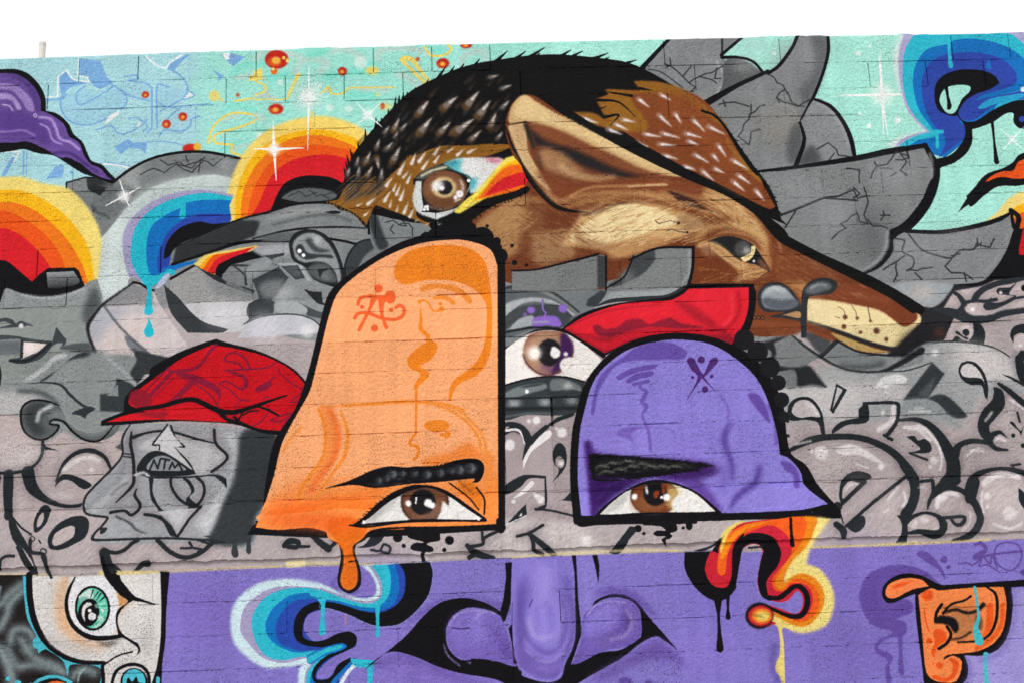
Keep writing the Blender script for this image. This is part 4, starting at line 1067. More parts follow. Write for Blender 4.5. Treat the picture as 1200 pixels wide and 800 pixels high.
# ear
p('85,285! 80,240 100,170 150,115 190,112 240,150 350,215 420,245 560,320 720,400 900,490 1050,565 1150,592! 1000,580 860,560 720,520 560,440 420,380 300,330 190,265', 'cbaa78', b=1)
p('190,262! 300,285 420,330 560,400 700,460 840,530 960,570 1050,600! 900,580 740,540 600,480 440,420 330,370 230,330', '7f4a2e', b=2.5)
p('150,120 200,130 350,225 460,280 640,370 800,450 940,530 1080,575 900,520 720,450 540,360 360,290 200,250 110,230', 'dcc08c', b=3)
barbs('185,112 240,150 350,215 420,245 560,320 720,400 900,490 1050,565', 20, 8, 'd9bd8a', 11, .5)
p('75,290! 190,265! 190,420 230,500 270,570 330,670! 290,650 200,560 130,440', 'd6bb8a', b=1); p('185,280 200,420 260,560 340,680 400,720 300,690 180,520 130,420 100,300', 'b98e66', b=4, a=.5)
l('80,280:6 185,265:8', 7, '2a2422')
p('190,270! 260,350 420,420 560,480 740,540 900,580 1060,605! 880,600 720,590 560,590 420,590 300,560 230,500', '6c3b26', b=1.5)
p('200,300! 300,380 420,415 560,470 700,540 860,590 760,590 620,560 460,500 330,420 240,400', '272426', b=3)
l('180,280:30 200,340:30 230,420:16', 20, '2a2624', b=2); l('250,440 280,560', 16, '2a2624', b=2.5, taper='b')
p('260,430 380,440 480,520 560,580 700,600 560,610 400,580 300,540', 'a9805a', b=5, a=.9); l('380,520 470,580 600,600 700,590', 24, 'd0b080', b=4, a=.8)
p('240,540 330,580 500,620 700,610 900,600 1100,620 1200,640 1200,700 900,650 640,680 500,690 400,720 300,640', '7a4128', b=5, a=.9)
l('440,700 560,650 760,640 1000,630', 12, 'c79a66', b=2, a=.9); l('420,720 540,690 720,680 900,700 1100,760', 22, 'bd9060', b=3, a=.8); l('780,645 900,636 1010,635', 8, 'e0c294', b=1)
l('1020,675 1100,700 1180,735', 14, '3a2624', b=1.5); l('500,790 570,780 640,740', 18, 'c8a474', b=3, a=.8)
l('300,640 340,720 420,730', 20, 'c29a70', b=3, a=.7)
t(0, 0, 1)
l('660,128:9 700,153:8 745,178:8 800,205:7 850,226:7 885,248:7 905,270:8 918,283:7 950,300:6 1000,325:5.5 1040,345:6 1070,365:6', 7, FB, b=.3)
l('915,276:7 960,300:8 1007,322.5:11 1045,342.5:12 1078,363:12', 9, FB)
d(508, 264, 5, FB); d(514, 268, 4, FB)
# drips over the lower lip
t(860, 330, .2)
p('140,120 145,60 190,15 260,5 330,40 380,110 395,140 400,60 430,15 480,-15 560,-20 605,10 600,45 560,75 500,80 440,90! 430,140 428,220 425,330! 395,330! 390,240 380,220 270,210 220,205 300,180 200,180 160,160', '2d2f33')
p('160,90 180,50 230,25 290,35 340,80 370,130 330,160 240,165 180,150', '8c949b', b=.8); p('165,110 200,95 260,110 360,105 380,140 300,165 200,155', '565e65', b=1.5); l('190,60 240,40 300,55', 20, 'c6cacd', b=3)
p('415,60 450,20 510,0 560,10 570,40 520,60 460,75', '5a5f63', b=2); l('450,40 500,15 540,25', 12, '9a9fa3', b=2)
p('275,200! 380,175 385,215 300,200', 'a9835c')
for X in (120, 145, 168):
    d(X, 213, 13, '2d2320'); d(X, 213, 7, '8a5234')
l('220,205 300,210 390,230', 12, '2d2f33')
# grey slabs on the fox cheek
t(600, 220)
p('0,390! 110,382 250,350 400,312! 445,320! 445,460! 300,490 0,480!', '777b7c')
l('0,390 110,385 250,352 405,312:12', 10, K); q('400,318 445,322 442,470 400,470', '3c4043', b=.8); l('440,320 442,480', 10, K)
p('445,470! 450,440 510,420 550,360 565,320! 680,285! 850,278! 845,360 830,440 800,470! 700,520 560,525 400,555! 440,500', '7b7f80')
p('450,455! 510,420 545,370 560,325! 670,290! 668,340 620,400 550,440 470,470!', '404447', b=1.2); d(540, 420, 36, '7c8081', 6, .6)
p('420,540! 480,490 660,485 790,465 760,500 680,520 540,525', '90979a', b=1.5); l('830,300 830,400 800,450', 14, 'a4a8a9', b=2, a=.7)
l('550,340:10 680,285:12 850,280:14', 12, K); l('850,280 846,380 825,470', 15, K); l('445,470 520,425 550,370 570,320', 8, K)
l('400,555:8 470,530:20 620,520:22 730,510:20 800,475:22 830,460', 18, '2c3033')

# ================= red cap, right
t(600, 220)
p('230,665! 330,590 480,545 640,525 740,510 800,480 830,455! 1130,455! 1145,500 1130,620 1090,710 1030,770! 960,790! 820,715 700,700 560,720 430,790!', '121115')
RP = '245,662! 350,600 500,550 640,535 740,528 800,500 828,475! 1110,468! 1108,560 1085,640 1020,750! 900,700 760,690 620,700 530,730 435,775!'
p(RP, 'd2202f')
clip(RP)
p('230,660 330,690 435,700 560,670 700,660 900,665 980,660 1050,720 1030,780 400,800', '8c1a28', b=3, a=.9)
p('300,680 420,720 560,680 720,665 900,670 1010,690 900,690 740,690 560,710 440,760', 'c81b2c', b=1.5, a=.9)
p('380,650 410,645 440,665 500,650 540,620 600,615 640,640 690,625 740,610 790,635 900,655 800,660 640,655 520,680 460,700 400,690', '7a1a2e', b=.8, a=.9)
p('760,530 860,560 960,640 940,660 860,620', '8a1626', b=3, a=.7); l('270,650 380,600 500,570 700,550', 8, '9a1a2a', b=1, a=.8)
l('1060,490 1065,580 1020,650 960,665', 14, 'a01626', b=2, a=.8); l('1030,500 1030,600 990,650', 10, 'e8485a', b=2, a=.6); d(900, 520, 150, 'e23040', 20, .5, 40); d(600, 580, 120, 'de2a3a', 14, .5, 24)
clip()
l('830,462:20 950,458 1130,458:14', 18, '121115')

# ================= red cap, left
t(120, 390, 5 / 24)
p('-10,520! 0,490 120,440! 125,370 160,320 260,240 270,200 330,160 450,100 600,45! 640,35! 720,60 860,95 980,145 1080,205 1150,280 1190,340! 1120,450 1040,580! 900,560 760,515 600,500 380,495 100,515', K)
p('150,400 155,360 200,320 330,225 450,140 620,65! 760,90 900,125 1020,180 1100,240 1165,325! 1100,440 1015,550! 880,535 770,490! 690,500! 640,480 380,480 200,425', 'c41420')
p('20,500! 150,455 280,440 420,410 520,410 600,440 690,500! 500,490 300,485', 'cf1a24')
RM = '7d1a38'
d(215, 370, 68, '8c1a2c', 1, .95, 52, 25); p('360,440 180,450 340,480', '8c1a2c', b=2, a=.8)
l('640,70 600,110 560,170 500,205 400,215', 20, RM, a=.85); p('390,215! 520,235 660,310 655,400! 640,335 500,265', RM, a=.9); l('420,235 530,290 610,350 650,410', 8, RM)
l('375,190 240,330', 9, RM); l('390,220 270,350', 24, RM, a=.85); l('400,250 290,360', 6, RM); l('500,280 390,390', 34, RM, a=.8); q('360,190 400,215 380,225', RM)
l('830,195 800,140 740,108 695,130 695,155 760,170 790,200', 11, RM); l('690,210 800,205 920,195 980,165', 10, RM); l('715,215 800,250:20 810,290:24 790,315', 14, RM, a=.9); l('655,285 700,270 770,310 800,305', 10, RM); l('660,285 720,320 770,370 830,380', 8, RM)
l('990,190 995,220 1060,280 1125,325 1060,385 1120,385', 8, RM); p('860,310 920,275 950,270 945,305 880,330', RM, a=.9); l('930,280 970,245', 10, RM)
l('740,420 780,380', 8, RM); l('945,490 1000,495 1070,450 1000,465 945,490', 9, RM); l('900,370 940,355', 8, RM); l('850,520 900,490 925,455', 9, RM); l('1010,520 1080,450', 6, RM)
l('200,428:20 330,410:26 460,375:28 530,378:28 640,430:30 720,445:30 790,432:26 900,395:20 1035,350:10', 24, K); l('870,410:10 930,430:16 990,462:10', 14, K); l('650,440:20 700,480:26 760,495:26', 26, K)
p('690,470! 740,470 760,490! 720,480', 'a5141e'); l('790,440 760,500', 10, K); l('790,460 830,440 880,435', 8, K); l('740,470 800,520', 14, K)

# ================= orange hood
t(300, 220)
OR = 'f4a873'
clip()
t(0, 0, 1)
HO = '300,606! 306,600 320,560 330,520 345,490 362,460 368,440 378,400 385,372 395,345 415,325 450,302 490,286 530,281 555,284 575,293 583,312! 584,615! 400,622 310,615!'
p('290,626! 296,616! 306,606 312,560 322,515 345,480 360,440 370,400 376,375 385,345 405,325 440,300 480,280 520,272 545,268 560,270 580,285 592,300! 592,620! 500,626! 400,630', K)
for X, Y, R in [(545, 272, 14), (565, 280, 14), (586, 300, 9), (525, 276, 12), (500, 280, 8), (554, 266, 4), (571, 270, 2), (582, 283, 5)]:
    d(X, Y, R, K)
for X, Y, R in [(554, 266, 4), (571, 265, 2), (582, 283, 4.5), (600, 288, 2.2), (603, 308, 3.2), (617, 311, 2)]:
    d(X, Y, R, FB)
l('584,290 588,330 587,620', 9, K)
p(HO, OR)
clip(HO)
p('300,620 320,580 360,560 420,560 560,560 600,560 600,640 300,640', 'ef8740', b=8, a=.7); p('320,600 400,585 470,600 460,630 320,625', 'e4601f', b=7, a=.8); d(345, 600, 40, 'e9641f', 10, .6, 14)
t(350, 270, .2627)
p('425,190 440,140 500,90 600,68 700,68 780,90 830,140 850,220 862,330 862,450 850,560 800,640 720,680 690,720 680,760! 668,755! 675,700 700,660 780,600 825,520 838,420 835,330 790,270 720,235 640,222 550,225 480,243 440,225', 'ea8224')
p('540,262! 545,275 600,262 660,265 720,290 760,330! 775,320! 760,290 700,250 620,238 560,245', 'e68630', a=.9); p('595,300! 640,285 690,310 700,325 690,335! 650,310 610,310', 'e68630', a=.9)
l('535,320 550,312 575,320 590,345 605,362 640,358', 8, 'ea8224'); d(538, 320, 9, 'ea8224'); d(638, 352, 12, 'ea8224'); d(632, 328, 8, 'ea8224')
l('543,350:6 546,400:14 545,440:20 575,470:18 578,500:20 590,520:60 560,550:80 510,590:50 540,620:24 565,640:34 550,660:30 525,690:20 520,700:12', 20, 'ea8224')
l('525,690 526,800', 8, 'ea8224')
p('490,590 485,570 510,540 570,500 605,525 600,560 560,590 520,615', 'ea8224')
l('120,785:4 300,775:8 440,765:9 560,765:9 650,772:10 740,800:9', 8, 'ea8224', b=.5)
# red-orange rune
RR = 'e85a2a'
d(356, 260, 19, RR, .3, .9); d(283, 342, 9, RR, .3, .9); d(412, 356, 10, RR, .3, .9); d(339, 437, 16, RR, .3, .9)
l('265,330 275,305 320,295 400,300', 16, RR, a=.9); p('370,300 395,272 425,275 432,310 410,328 385,322 380,380 400,435 385,440 365,380 358,340 350,310 320,360 275,450 262,445 310,350 325,300', RR, a=.9)
l('250,392 265,372 310,370 370,392 430,398 465,380 470,350 450,335 435,345', 16, RR, a=.9)
t(330, 450, .2624)
l('265,90:5 400,85:9 530,75:10 640,80:10 740,110:10 830,170:10 880,240:10 890,290:6', 9, 'ea8224', b=.5, a=.9); l('640,75 780,110 880,200 910,270 915,320', 12, 'ea8a38', b=1, a=.8)
l('600,0 600,215', 9, 'ea8224', b=.4); l('598,218:12 572,262:12 610,280:14 608,315 590,335', 13, 'ea8224')
d(694, 184, 58, 'e8842c', .4, 1, 27); d(742, 222, 15, 'e8842c', .4); l('712,222 740,235', 14, 'e8842c')
p('170,90 220,110 255,190 262,260 245,330 190,400 150,450 130,520! 70,520 75,470 130,400 180,330 195,250 180,170', 'ee8b45', b=2, a=.9); l('215,110 250,190 250,270 220,350 160,430 130,480', 24, 'e96a30', b=3, a=.8)
l('165,110 190,180 195,260 175,340 120,410 85,470 75,520', 10, 'ea8224', b=.8); l('265,120:8 290,190:14 295,250:16 275,330:16 210,420:10 150,510:8', 12, 'ea8428', b=.8, a=.9)
l('90,190 40,240 5,300', 8, 'ea8a3c', b=1)
p('200,500 300,480 440,440 500,440 400,540 320,620 220,600 100,600', 'ec7a2c', b=8, a=.7); p('620,340 760,300 830,260 890,300 910,340 800,340 680,370', 'e8792a', b=5, a=.8); p('780,440 870,440 900,560 840,520', 'd9741f', b=3, a=.9)
p('900,300 950,320 945,620 915,620', 'ee8a3c', b=3, a=.8)
l('750,440 830,500 880,560', 7, '2a1a10'); l('790,430 850,480', 5, '8a4a18', b=.6)
clip()
# ================= purple hood
t(0, 0, 1)
p('672,612! 668,560 670,510 676,480 685,450 700,428 720,410 750,396 790,390 830,394 860,405 885,420 905,445 918,475 922,510 928,532 945,545 960,570 985,598! 985,607! 900,608 760,612 674,614', '121115')
for X, Y, R in [(872, 398, 12), (888, 412, 12), (902, 430, 12), (912, 448, 9), (916, 468, 9), (918, 488, 7)]:
    d(X, Y, R, '1c1c20')
PH = '681,604! 677,560 679,510 685,480 694,450 708,430 735,410 770,400 800,398 835,404 865,422 888,445 902,475 911,510 914,532! 925,537 938,552 944,570 970,590! 930,598 800,602'
p(PH, '897dd2')
clip(PH)
t(600, 410)
p('700,-40 780,-20 820,10 800,40 700,45 560,50 480,80 430,150 400,210 385,300 370,300 385,200 420,110 520,30 600,-20', '5f489f', b=1.2, a=.85)
p('485,125! 560,85 680,65 670,85 580,105 500,140', '6047a0', a=.85); p('530,145! 580,110 660,98 655,120 590,135 550,155', '6047a0', a=.85); l('570,160 640,145', 16, '6047a0', a=.8); d(600, 170, 9, '6047a0', 0, .8)
l('605,180:10 630,195:20 610,240:20 630,265:20 612,300:10 625,345:12 640,380 650,470:14', 14, '6249a2', b=.6, a=.8); p('490,395 520,365 640,355! 560,385 570,430 540,415', '6249a2', b=1, a=.8); l('640,360 740,370 770,420', 6, '6a52ab', b=1, a=.6)
d(450, 400, 130, '8876cf', 20, .6, 60); d(850, 450, 130, '8a78d2', 20, .6, 80)
p('820,45 850,38 880,90 900,110 930,45 960,35 962,60 900,128! 970,210! 890,130! 810,248! 870,130 840,90', '4c2c72', b=.4); d(887, 45, 17, '4c2c72'); d(905, 183, 15, '4c2c72'); d(847, 127, 8, '4c2c72'); d(936, 122, 9, '4c2c72')
l('975,210:6 1010,260:10 1015,310:10 1000,380:8', 10, '6249a2', b=1.5, a=.8)
p('1105,210 1150,205 1190,260 1210,340 1160,290', '5c449a', b=1, a=.9)
l('1040,330:8 1000,390:30 1000,440:34 1030,520:30 1035,600:20', 24, '4f3a92', b=3, a=.8); l('1160,545:20 1140,620:28 1060,680:26 1020,740:14', 24, '4a3288', b=3, a=.85); l('1045,380 1025,440 1055,520 1060,600', 18, '9a8ade', b=4, a=.6)
p('350,420 400,480 600,500 900,520 960,560 800,600 620,590 520,620 420,700 380,780 370,600', '3d1f6a', b=4, a=.9); p('680,580 820,560 900,620 980,740 1000,760 900,740 820,640', '55358a', b=4, a=.8)
l('355,440 370,600 388,780', 34, '3a1c62', b=2.5, a=.9); p('390,600 520,600 640,600 560,630 470,690 400,760', '35195c', b=3, a=.8); l('400,700 460,630 560,590', 10, '8a78cc', b=2, a=.6)
l('940,540 1000,560 980,660', 30, '6a54ae', b=6, a=.6)
t(900, 410)
p('60,520 110,530 145,580 145,640 120,640 120,590 80,560', '5f489f', b=1, a=.9); l('5,260 35,340 40,440', 18, '5f489f', b=1.5, a=.7)
clip()
t(600, 410)
p('358,486! 450,490 600,500 760,515 900,530 955,542! 880,554 760,575 660,592 560,600 480,600 388,612! 372,570', '121115', b=.6)
for _ in range(140):
    X = 375 + rng.random() * 480; Y = 500 + (X - 375) * .06 + rng.random() * (85 - (X - 375) * .13)
    l('%f,%f %f,%f:1' % (X, Y, X + 26 + rng.random() * 20, Y - 6 + rng.random() * 10), 5, ['3a3d3a', '55584f', '0e0e10', '2a2c2c'][int(rng.random() * 4)], b=.5, a=.6)
for X, Y in [(420, 545), (470, 530), (500, 560), (560, 545), (610, 535), (650, 545), (700, 545), (760, 545), (440, 570), (540, 520)]:
    l('%f,%f %f,%f %f,%f' % (X - 30, Y + 8, X, Y - 8, X + 34, Y + 2), 9, '4c4f4c', b=1.2, a=.9); l('%f,%f %f,%f' % (X - 6, Y - 2, X + 18, Y + 1), 5, '8f928a', b=1, a=.8)
barbs('380,498 500,500 700,511', 14, 9, '121115', 18, .75)
p('380,600 480,600 620,600 700,592 800,575 900,556 980,560 900,600 820,600 700,606 600,612 480,680 400,740', '311653', b=4, a=.75)
for _ in range(150):                                 # ragged hairs round the brow
    X = 362 + rng.random() * 520; top = rng.random() < .5
    Y = (492 + (X - 362) * .075) if top else (606 - max(0, X - 480) * .125)
    l('%f,%f:7 %f,%f:1' % (X, Y, X + 20 + rng.random() * 26, Y + (-14 if top else 12) * rng.random()), 6, '121115', b=.3, a=.85)
for _ in range(24):
    Y = 495 + rng.random() * 110
    l('%f,%f:9 %f,%f:1' % (385, Y, 350 + rng.random() * 20, Y - 6 + rng.random() * 12), 6, '121115', b=.3, a=.9)
p('380,785! 420,740 480,690 560,640 640,610 720,610 820,640 900,690 985,765! 900,772 700,765 500,778', '121115')
EY = '410,770! 460,720 540,660 620,630 700,622 780,635 870,680 952,755! 850,760 640,760 500,768'
p(EY, 'e0dfdd'); clip(EY)
p('410,775 480,700 560,650 520,720 440,770', 'a5a6a2', b=4, a=.7)
d(665, 685, 112, '2c1812', .5, 1, 92); d(665, 688, 104, '70391f', .8, 1, 88); d(640, 720, 80, '8a5a38', 5, .7, 40); d(755, 690, 36, 'c9b071', 4, .8, 60); d(670, 670, 56, '16151a', .8, 1, 60); p('665,665 690,660 680,690 665,690', '8a3a1c', b=1)
q('700,625 720,630 718,670 702,672', '8a3a1c', b=1); d(723, 690, 17, 'f4f4f4', .5); d(700, 690, 7, 'f4f4f4'); d(573, 687, 14, 'f4f4f4', .5); l('630,640 632,670', 10, 'e8e8e8', b=.5); d(790, 720, 42, 'e3e2e0', 2)
clip()
l('395,775 500,774 640,766 850,764 975,762', 10, '121115')
t(600, 600)
p('300,10! 325,12! 330,45 600,30 900,12 1300,-8! 1500,-10! 1510,15! 1300,22 1000,38 800,45 700,65 600,55 400,60 330,68 300,55', '121115')
d(590, 76, 17, K); d(617, 99, 8, K); d(801, 73, 8, K); d(829, 62, 16, K, 0, 1, 22)
p('690,60! 770,55! 772,85 740,98 750,110 735,125 720,128 725,160! 700,130 720,112 680,112 662,100 680,85 720,85', K)
p('455,185! 570,65! 585,85! 530,150 495,195', CHC); p('850,178! 930,155 980,115! 975,140 900,180', CHC); l('620,55 860,45', 14, K)

# ================= purple lower face
t(0, 0, 1)
q('188,669 300,665 450,661 600,653 800,646 950,642 1100,635 1200,631 1700,612 1700,1300 188,1300', '8175c4')
for X, Y, R, c_ in [(250, 720, 60, '7d69bd'), (450, 690, 50, '8271c6'), (520, 780, 70, '8069be'), (870, 700, 70, '7f6fc8'), (820, 770, 60, '8777cd'), (1000, 760, 60, '7665b4'), (700, 700, 40, '8272c9'), (1010, 680, 60, '8170c5')]:
    d(X, Y, R, c_, 25, .7, R * .6)
q('1180,690 1700,670 1700,1300 1130,1300 1130,770', '9a90d0', b=2)
# yellow masking edge
for s_ in ['-500,690 0,673 60,673', '160,671 300,664 330,663', '335,660 370,659 440,661', '600,653 660,648 745,644 800,645', '1030,638 1075,635']:
    l(s_, 3, 'd6c48c', b=1.2, a=.65)
q('335,657 358,655 358,663 335,665', 'ded0a4', b=.5); q('115,668 185,668 185,677 115,677', 'd9c890', b=1); l('940,641 1060,637 1160,632', 2.5, 'd9c586', b=.6, a=.9)
# blue curl: left loop, then the branch rising on the right
t(180, 640, .2)
IN = ' 980,380! 900,450 1000,560! 1190,540! 1180,590 1100,640 1050,690 1150,900! '
p('450,450 470,340 540,260 640,205 780,188 880,195 980,215!' + IN + '850,900! 850,720 880,690 760,708 640,705 540,640 470,560', 'c9e2ea', b=1.5)
p('508,450 530,360 600,290 700,240 800,230 900,235 980,243!' + IN + '880,900! 890,740 940,670 980,625! 900,650 760,680 640,650 560,570 515,510', 'a39cc2', b=.4)
p('575,460 590,380 650,300 740,255 830,240 900,240 980,255!' + IN + '895,900! 900,740 960,660 860,645 760,665 660,640 600,560', '2fb8cf')
p('655,480 665,420 710,350 790,290 860,272 930,270! 950,295 980,297!' + IN + '915,900! 925,740 1000,660 1110,590 1130,575! 1010,590 860,620 770,600 690,550', '1770be', b=.2)
p('715,500 725,430 780,350 850,310 980,305!' + IN + '930,900! 945,740 1020,650 1150,570 1130,560 1000,600 870,610 790,590 740,560', '2b49aa', b=.2)
p('820,490 830,420 870,360 940,325 985,320! 985,368! 960,370 900,400 875,470 880,530 930,552 1000,545 1080,505 1150,495 1190,530 1180,580 1120,615 1020,660 960,720 950,770 980,780 1040,760 1080,690 1150,650! 1170,660! 1110,720 1050,790 980,810 930,770 945,700 1010,640 1080,600 1000,590 900,580 840,550', K)
p('880,480 900,405 960,375 985,370! 1300,420! 1300,640! 1240,640 1180,660 1150,645 1080,690 1040,760 980,775 955,760 970,720 1040,655 1130,610 1185,580 1192,530 1150,497 1080,508 1000,545 930,550', '7f72c2')
t(300, 600)
RB = ' 815,232! 828,290 800,400 700,505 620,532 540,525 440,480 350,450 300,448!'
p('298,332! 400,370 480,398 530,400 560,380 562,340 540,290 495,248!' + RB, 'c9e2ea', b=.8)
p('298,350! 400,386 480,412 540,414 575,395 580,345 560,295 525,248!' + RB, 'a39cc2', b=.4)
p('298,360! 400,398 480,422 540,425 580,403 592,355 577,300 540,247!' + RB, '2fb8cf')
p('298,395! 400,418 480,440 560,445 605,415 627,370 632,300 615,243!' + RB, '1770be', b=.2)
p('298,404! 400,430 480,455 560,462 630,440 665,390 670,320 650,240!' + RB, '2b49aa', b=.2)
p('298,418! 350,420 420,435 500,462 580,468 650,440 690,390 700,330 695,280 670,238!' + RB, K)
t(180, 640, .2)
l('1180,660:20 1120,720:22 1050,800:24 1020,900', 24, '1770be'); l('1200,680:26 1150,720:20 1080,830:22', 22, 'd6e8ee'); p('1150,655! 1300,665! 1290,700 1280,820! 1250,820! 1250,720 1180,700', '2fb8cf')
p('900,640 1000,590 1090,565 1125,572 1130,590 1080,615 1000,640 920,690', '1770be', b=.3); p('900,650 1000,600 1085,575 1112,582 1080,603 1000,628 920,680', '2fb8cf', b=.3)
l('985,290:60 992,340:24 990,420:22 988,480:38 988,500:36', 30, '2fb8cf'); l('930,275 1050,300', 30, '2fb8cf')
t(300, 600)
l('570,425:26 570,500:14 571,575:18', 16, '2fb8cf'); l('420,480 420,525', 4, 'd8806a')
l('380,300 360,340 420,385 470,370', 16, '5b479c', b=2, a=.5)
# nose, cheeks and lips
p('700,520 840,420 960,390 1090,410 1180,440 1180,480 1080,425 920,405 800,470', '5a4496', b=4, a=.7)
l('560,715 680,675 800,710 960,780 1100,830', 40, '64509f', b=5, a=.6)
p('505,740! 580,680 700,580 780,490 850,430 920,405 1000,402 1080,425 1150,465! 1165,500 1140,480 1080,455 1000,445 940,470 900,520 890,580 905,640 960,690 1050,690 1200,706 1245,722! 1245,800! 1100,775 950,750 850,720 760,680 680,655 620,655 560,690', '121115')
p('1180,240! 1196,240! 1190,350 1175,480 1160,515! 1145,470 1160,400', '121115')
p('890,560 905,510 940,470 1010,450 1080,458 1140,485 1165,530 1200,640 1220,720 1100,690 960,685 910,630', '7663b8'); p('905,560 930,490 1010,465 1080,475 1120,540 1060,600 960,640', '8575ca', b=6, a=.8); l('1090,520 1150,600 1180,660', 40, '5c479c', b=6, a=.7); l('905,530 940,480 1010,458 1080,465', 6, 'a698da', b=.8)
p('985,700 1050,710 1140,735! 1080,730', '9d90d2', b=.6); l('880,620 900,670 955,718', 5, '9d90d2', b=.6)
l('1000,540 960,545 920,540', 5, '2a2050')
t(560, 640, .2)
p('160,95! 200,90! 195,200 190,330 160,435! 140,430! 150,330 165,200', '121115')
p('550,50! 575,50! 580,150 590,330 608,490 590,560 545,690! 620,650 720,620 850,600 920,540 955,530 955,400 930,345 880,310 800,295 730,310 670,350! 690,315 770,280 850,280 930,320 1000,410 1080,500 1170,605! 1080,540 1040,525 960,560 860,640 760,700 650,760 560,815! 470,900! 250,900! 150,797 60,766 -40,745! -40,655! 60,662 130,692 230,742 330,780 430,790 490,760 510,690 540,600 570,540 570,330 565,150', '121115')
p('670,50! 700,46! 712,130 706,215! 690,130', '121115')
p('180,480! 200,450! 215,640 235,690! 210,680 205,600', '121115'); l('205,330 205,460', 8, '2a2050')
p('205,70! 470,55! 550,60! 565,200 568,540 510,690 480,765 430,785 340,770 240,710 225,640 205,560', '8276c8')
p('240,300 260,200! 270,440 320,560 400,600 470,590 500,520 520,300 560,330 565,540 500,690 480,760 430,780 340,765 240,700 220,600', '64509f', b=3, a=.75)
p('330,120 380,90 420,110 430,240 470,350 490,450 470,540 400,560 330,520 295,440 310,340 340,240', '8f80cf', b=6, a=.9); p('335,420 350,350 400,320 440,380 455,450 420,500 370,490', '7c6cc6', b=3); l('240,440 280,560 370,640 450,640 510,570 540,450 530,330', 26, '8273c8', b=2); l('300,440 320,510 390,545', 12, 'a394d6', b=2.5, a=.8)
l('520,300 530,420 525,520 500,600', 12, '9d8fd2', b=2, a=.6); l('490,260 500,350', 20, '6a559f', b=3, a=.6); l('300,350 320,310', 8, '4d3c88'); l('350,700 420,720 480,690', 26, '8674c4', b=4, a=.7)
l('490,740 470,770 430,788 340,775 240,712', 7, '8f80d0', b=.6)
p('585,60! 665,55! 690,200 670,310 640,400 640,480 610,490 595,330', '8175c4'); l('650,100 660,220 630,340', 24, '9183d2', b=5, a=.8)
p('610,500 620,400 680,350 760,310 850,310 930,350 955,420 955,520 880,580 740,610 600,680 550,690! 600,570', '6e5aaf'); p('630,440 700,370 800,340 860,390 820,460 700,520 620,520', '8171ca', b=5, a=.9); l('880,350 905,440 880,510 760,545 700,560', 26, '9080c8', b=5, a=.7); l('640,400 690,345 780,318 870,330', 8, 'a798dc', b=1); p('840,380 890,380 900,480 820,540 720,560 820,470', '5d4899', b=5, a=.6)
d(885, 435, 14, '2a2050', 3, .7)
p('680,280 780,240 900,260 1000,340 1060,420 960,360 860,290 760,285', '5e489c', b=4, a=.7)
p('1040,540 1180,640 1250,720 1160,680 1000,660 860,680', '6a54a8', b=5, a=.8); p('720,730 860,650 1000,600 1040,560! 1080,620 900,700 760,780 640,800', '66519f', b=6, a=.8)
d(865, 800, 40, '543c90', 2, .8); d(1000, 805, 26, '543c90', 2, .8)
l('375,330 385,420 400,500', 30, 'a99ddf', b=5, a=.7); l('340,160 360,260', 16, '9d91d8', b=5, a=.6); l('300,420 315,500 370,540 440,520', 14, 'b0a4e2', b=2.5, a=.6); l('250,250 240,420 260,540', 18, '544190', b=4, a=.6)
l('690,400 760,350 830,345', 20, 'a79bde', b=4, a=.6); l('870,370 900,440 870,510 780,545', 12, 'b3a7dc', b=2, a=.6)
p('255,180 290,170 300,330 270,420 290,520 250,560 225,430 235,260', '5b4a9c', b=5, a=.6); p('500,180 545,190 555,420 520,540 470,600 520,420', '5b4a9c', b=5, a=.55)
l('400,130 405,230 390,300', 22, 'a79cdf', b=5, a=.55); d(400, 440, 50, '8d82d6', 10, .7, 70); l('280,600 350,660 430,672 500,620', 14, 'a498dc', b=2, a=.6)
d(720, 430, 70, '9287d6', 12, .6, 50); d(60, 480, 60, '9287d6', 14, .5, 60); l('-20,420 30,380 100,390', 12, 'b0a6e0', b=2, a=.6)
# left edge of the purple: black bar
t(0, 600)
p('750,275! 795,278! 780,450 775,600 760,720 755,900! 700,900! 725,740 745,600 755,450', '121115')

# drip at the hood's foot
t(300, 600)
p('0,60! 0,100 100,105 250,88 320,95! 350,130 390,150! 398,200 390,260 382,310 390,350 430,378 470,365 492,330 488,260 465,190 470,150! 510,130 560,90 700,75! 1160,75! 1160,50! 500,20! 0,40!', K)
p('0,70! 100,82 250,72 330,92! 345,125 400,150 412,200 408,260 396,310 405,345 430,362 460,350 476,310 470,250 452,190 455,155 490,130 540,85 650,68 900,65 1135,55! 1135,20! 400,-20! 20,20!', 'ee8a45')
p('330,60 420,20 520,60 500,120 455,155 470,250 476,310 460,350 430,360 405,345 398,310 412,200 380,140', 'df6a1c', b=2); l('450,225:4 435,232 470,225', 5, K)
p('60,20 300,0 460,30 400,90 200,75 80,60', 'e4591f', b=7, a=.6)
l('440,60 520,68 700,45 900,40 1075,35', 9, '121115'); l('1140,40 1142,75', 30, K); l('700,80:12 900,80:30 1160,72:22', 20, K)

t(330, 450, .2624)
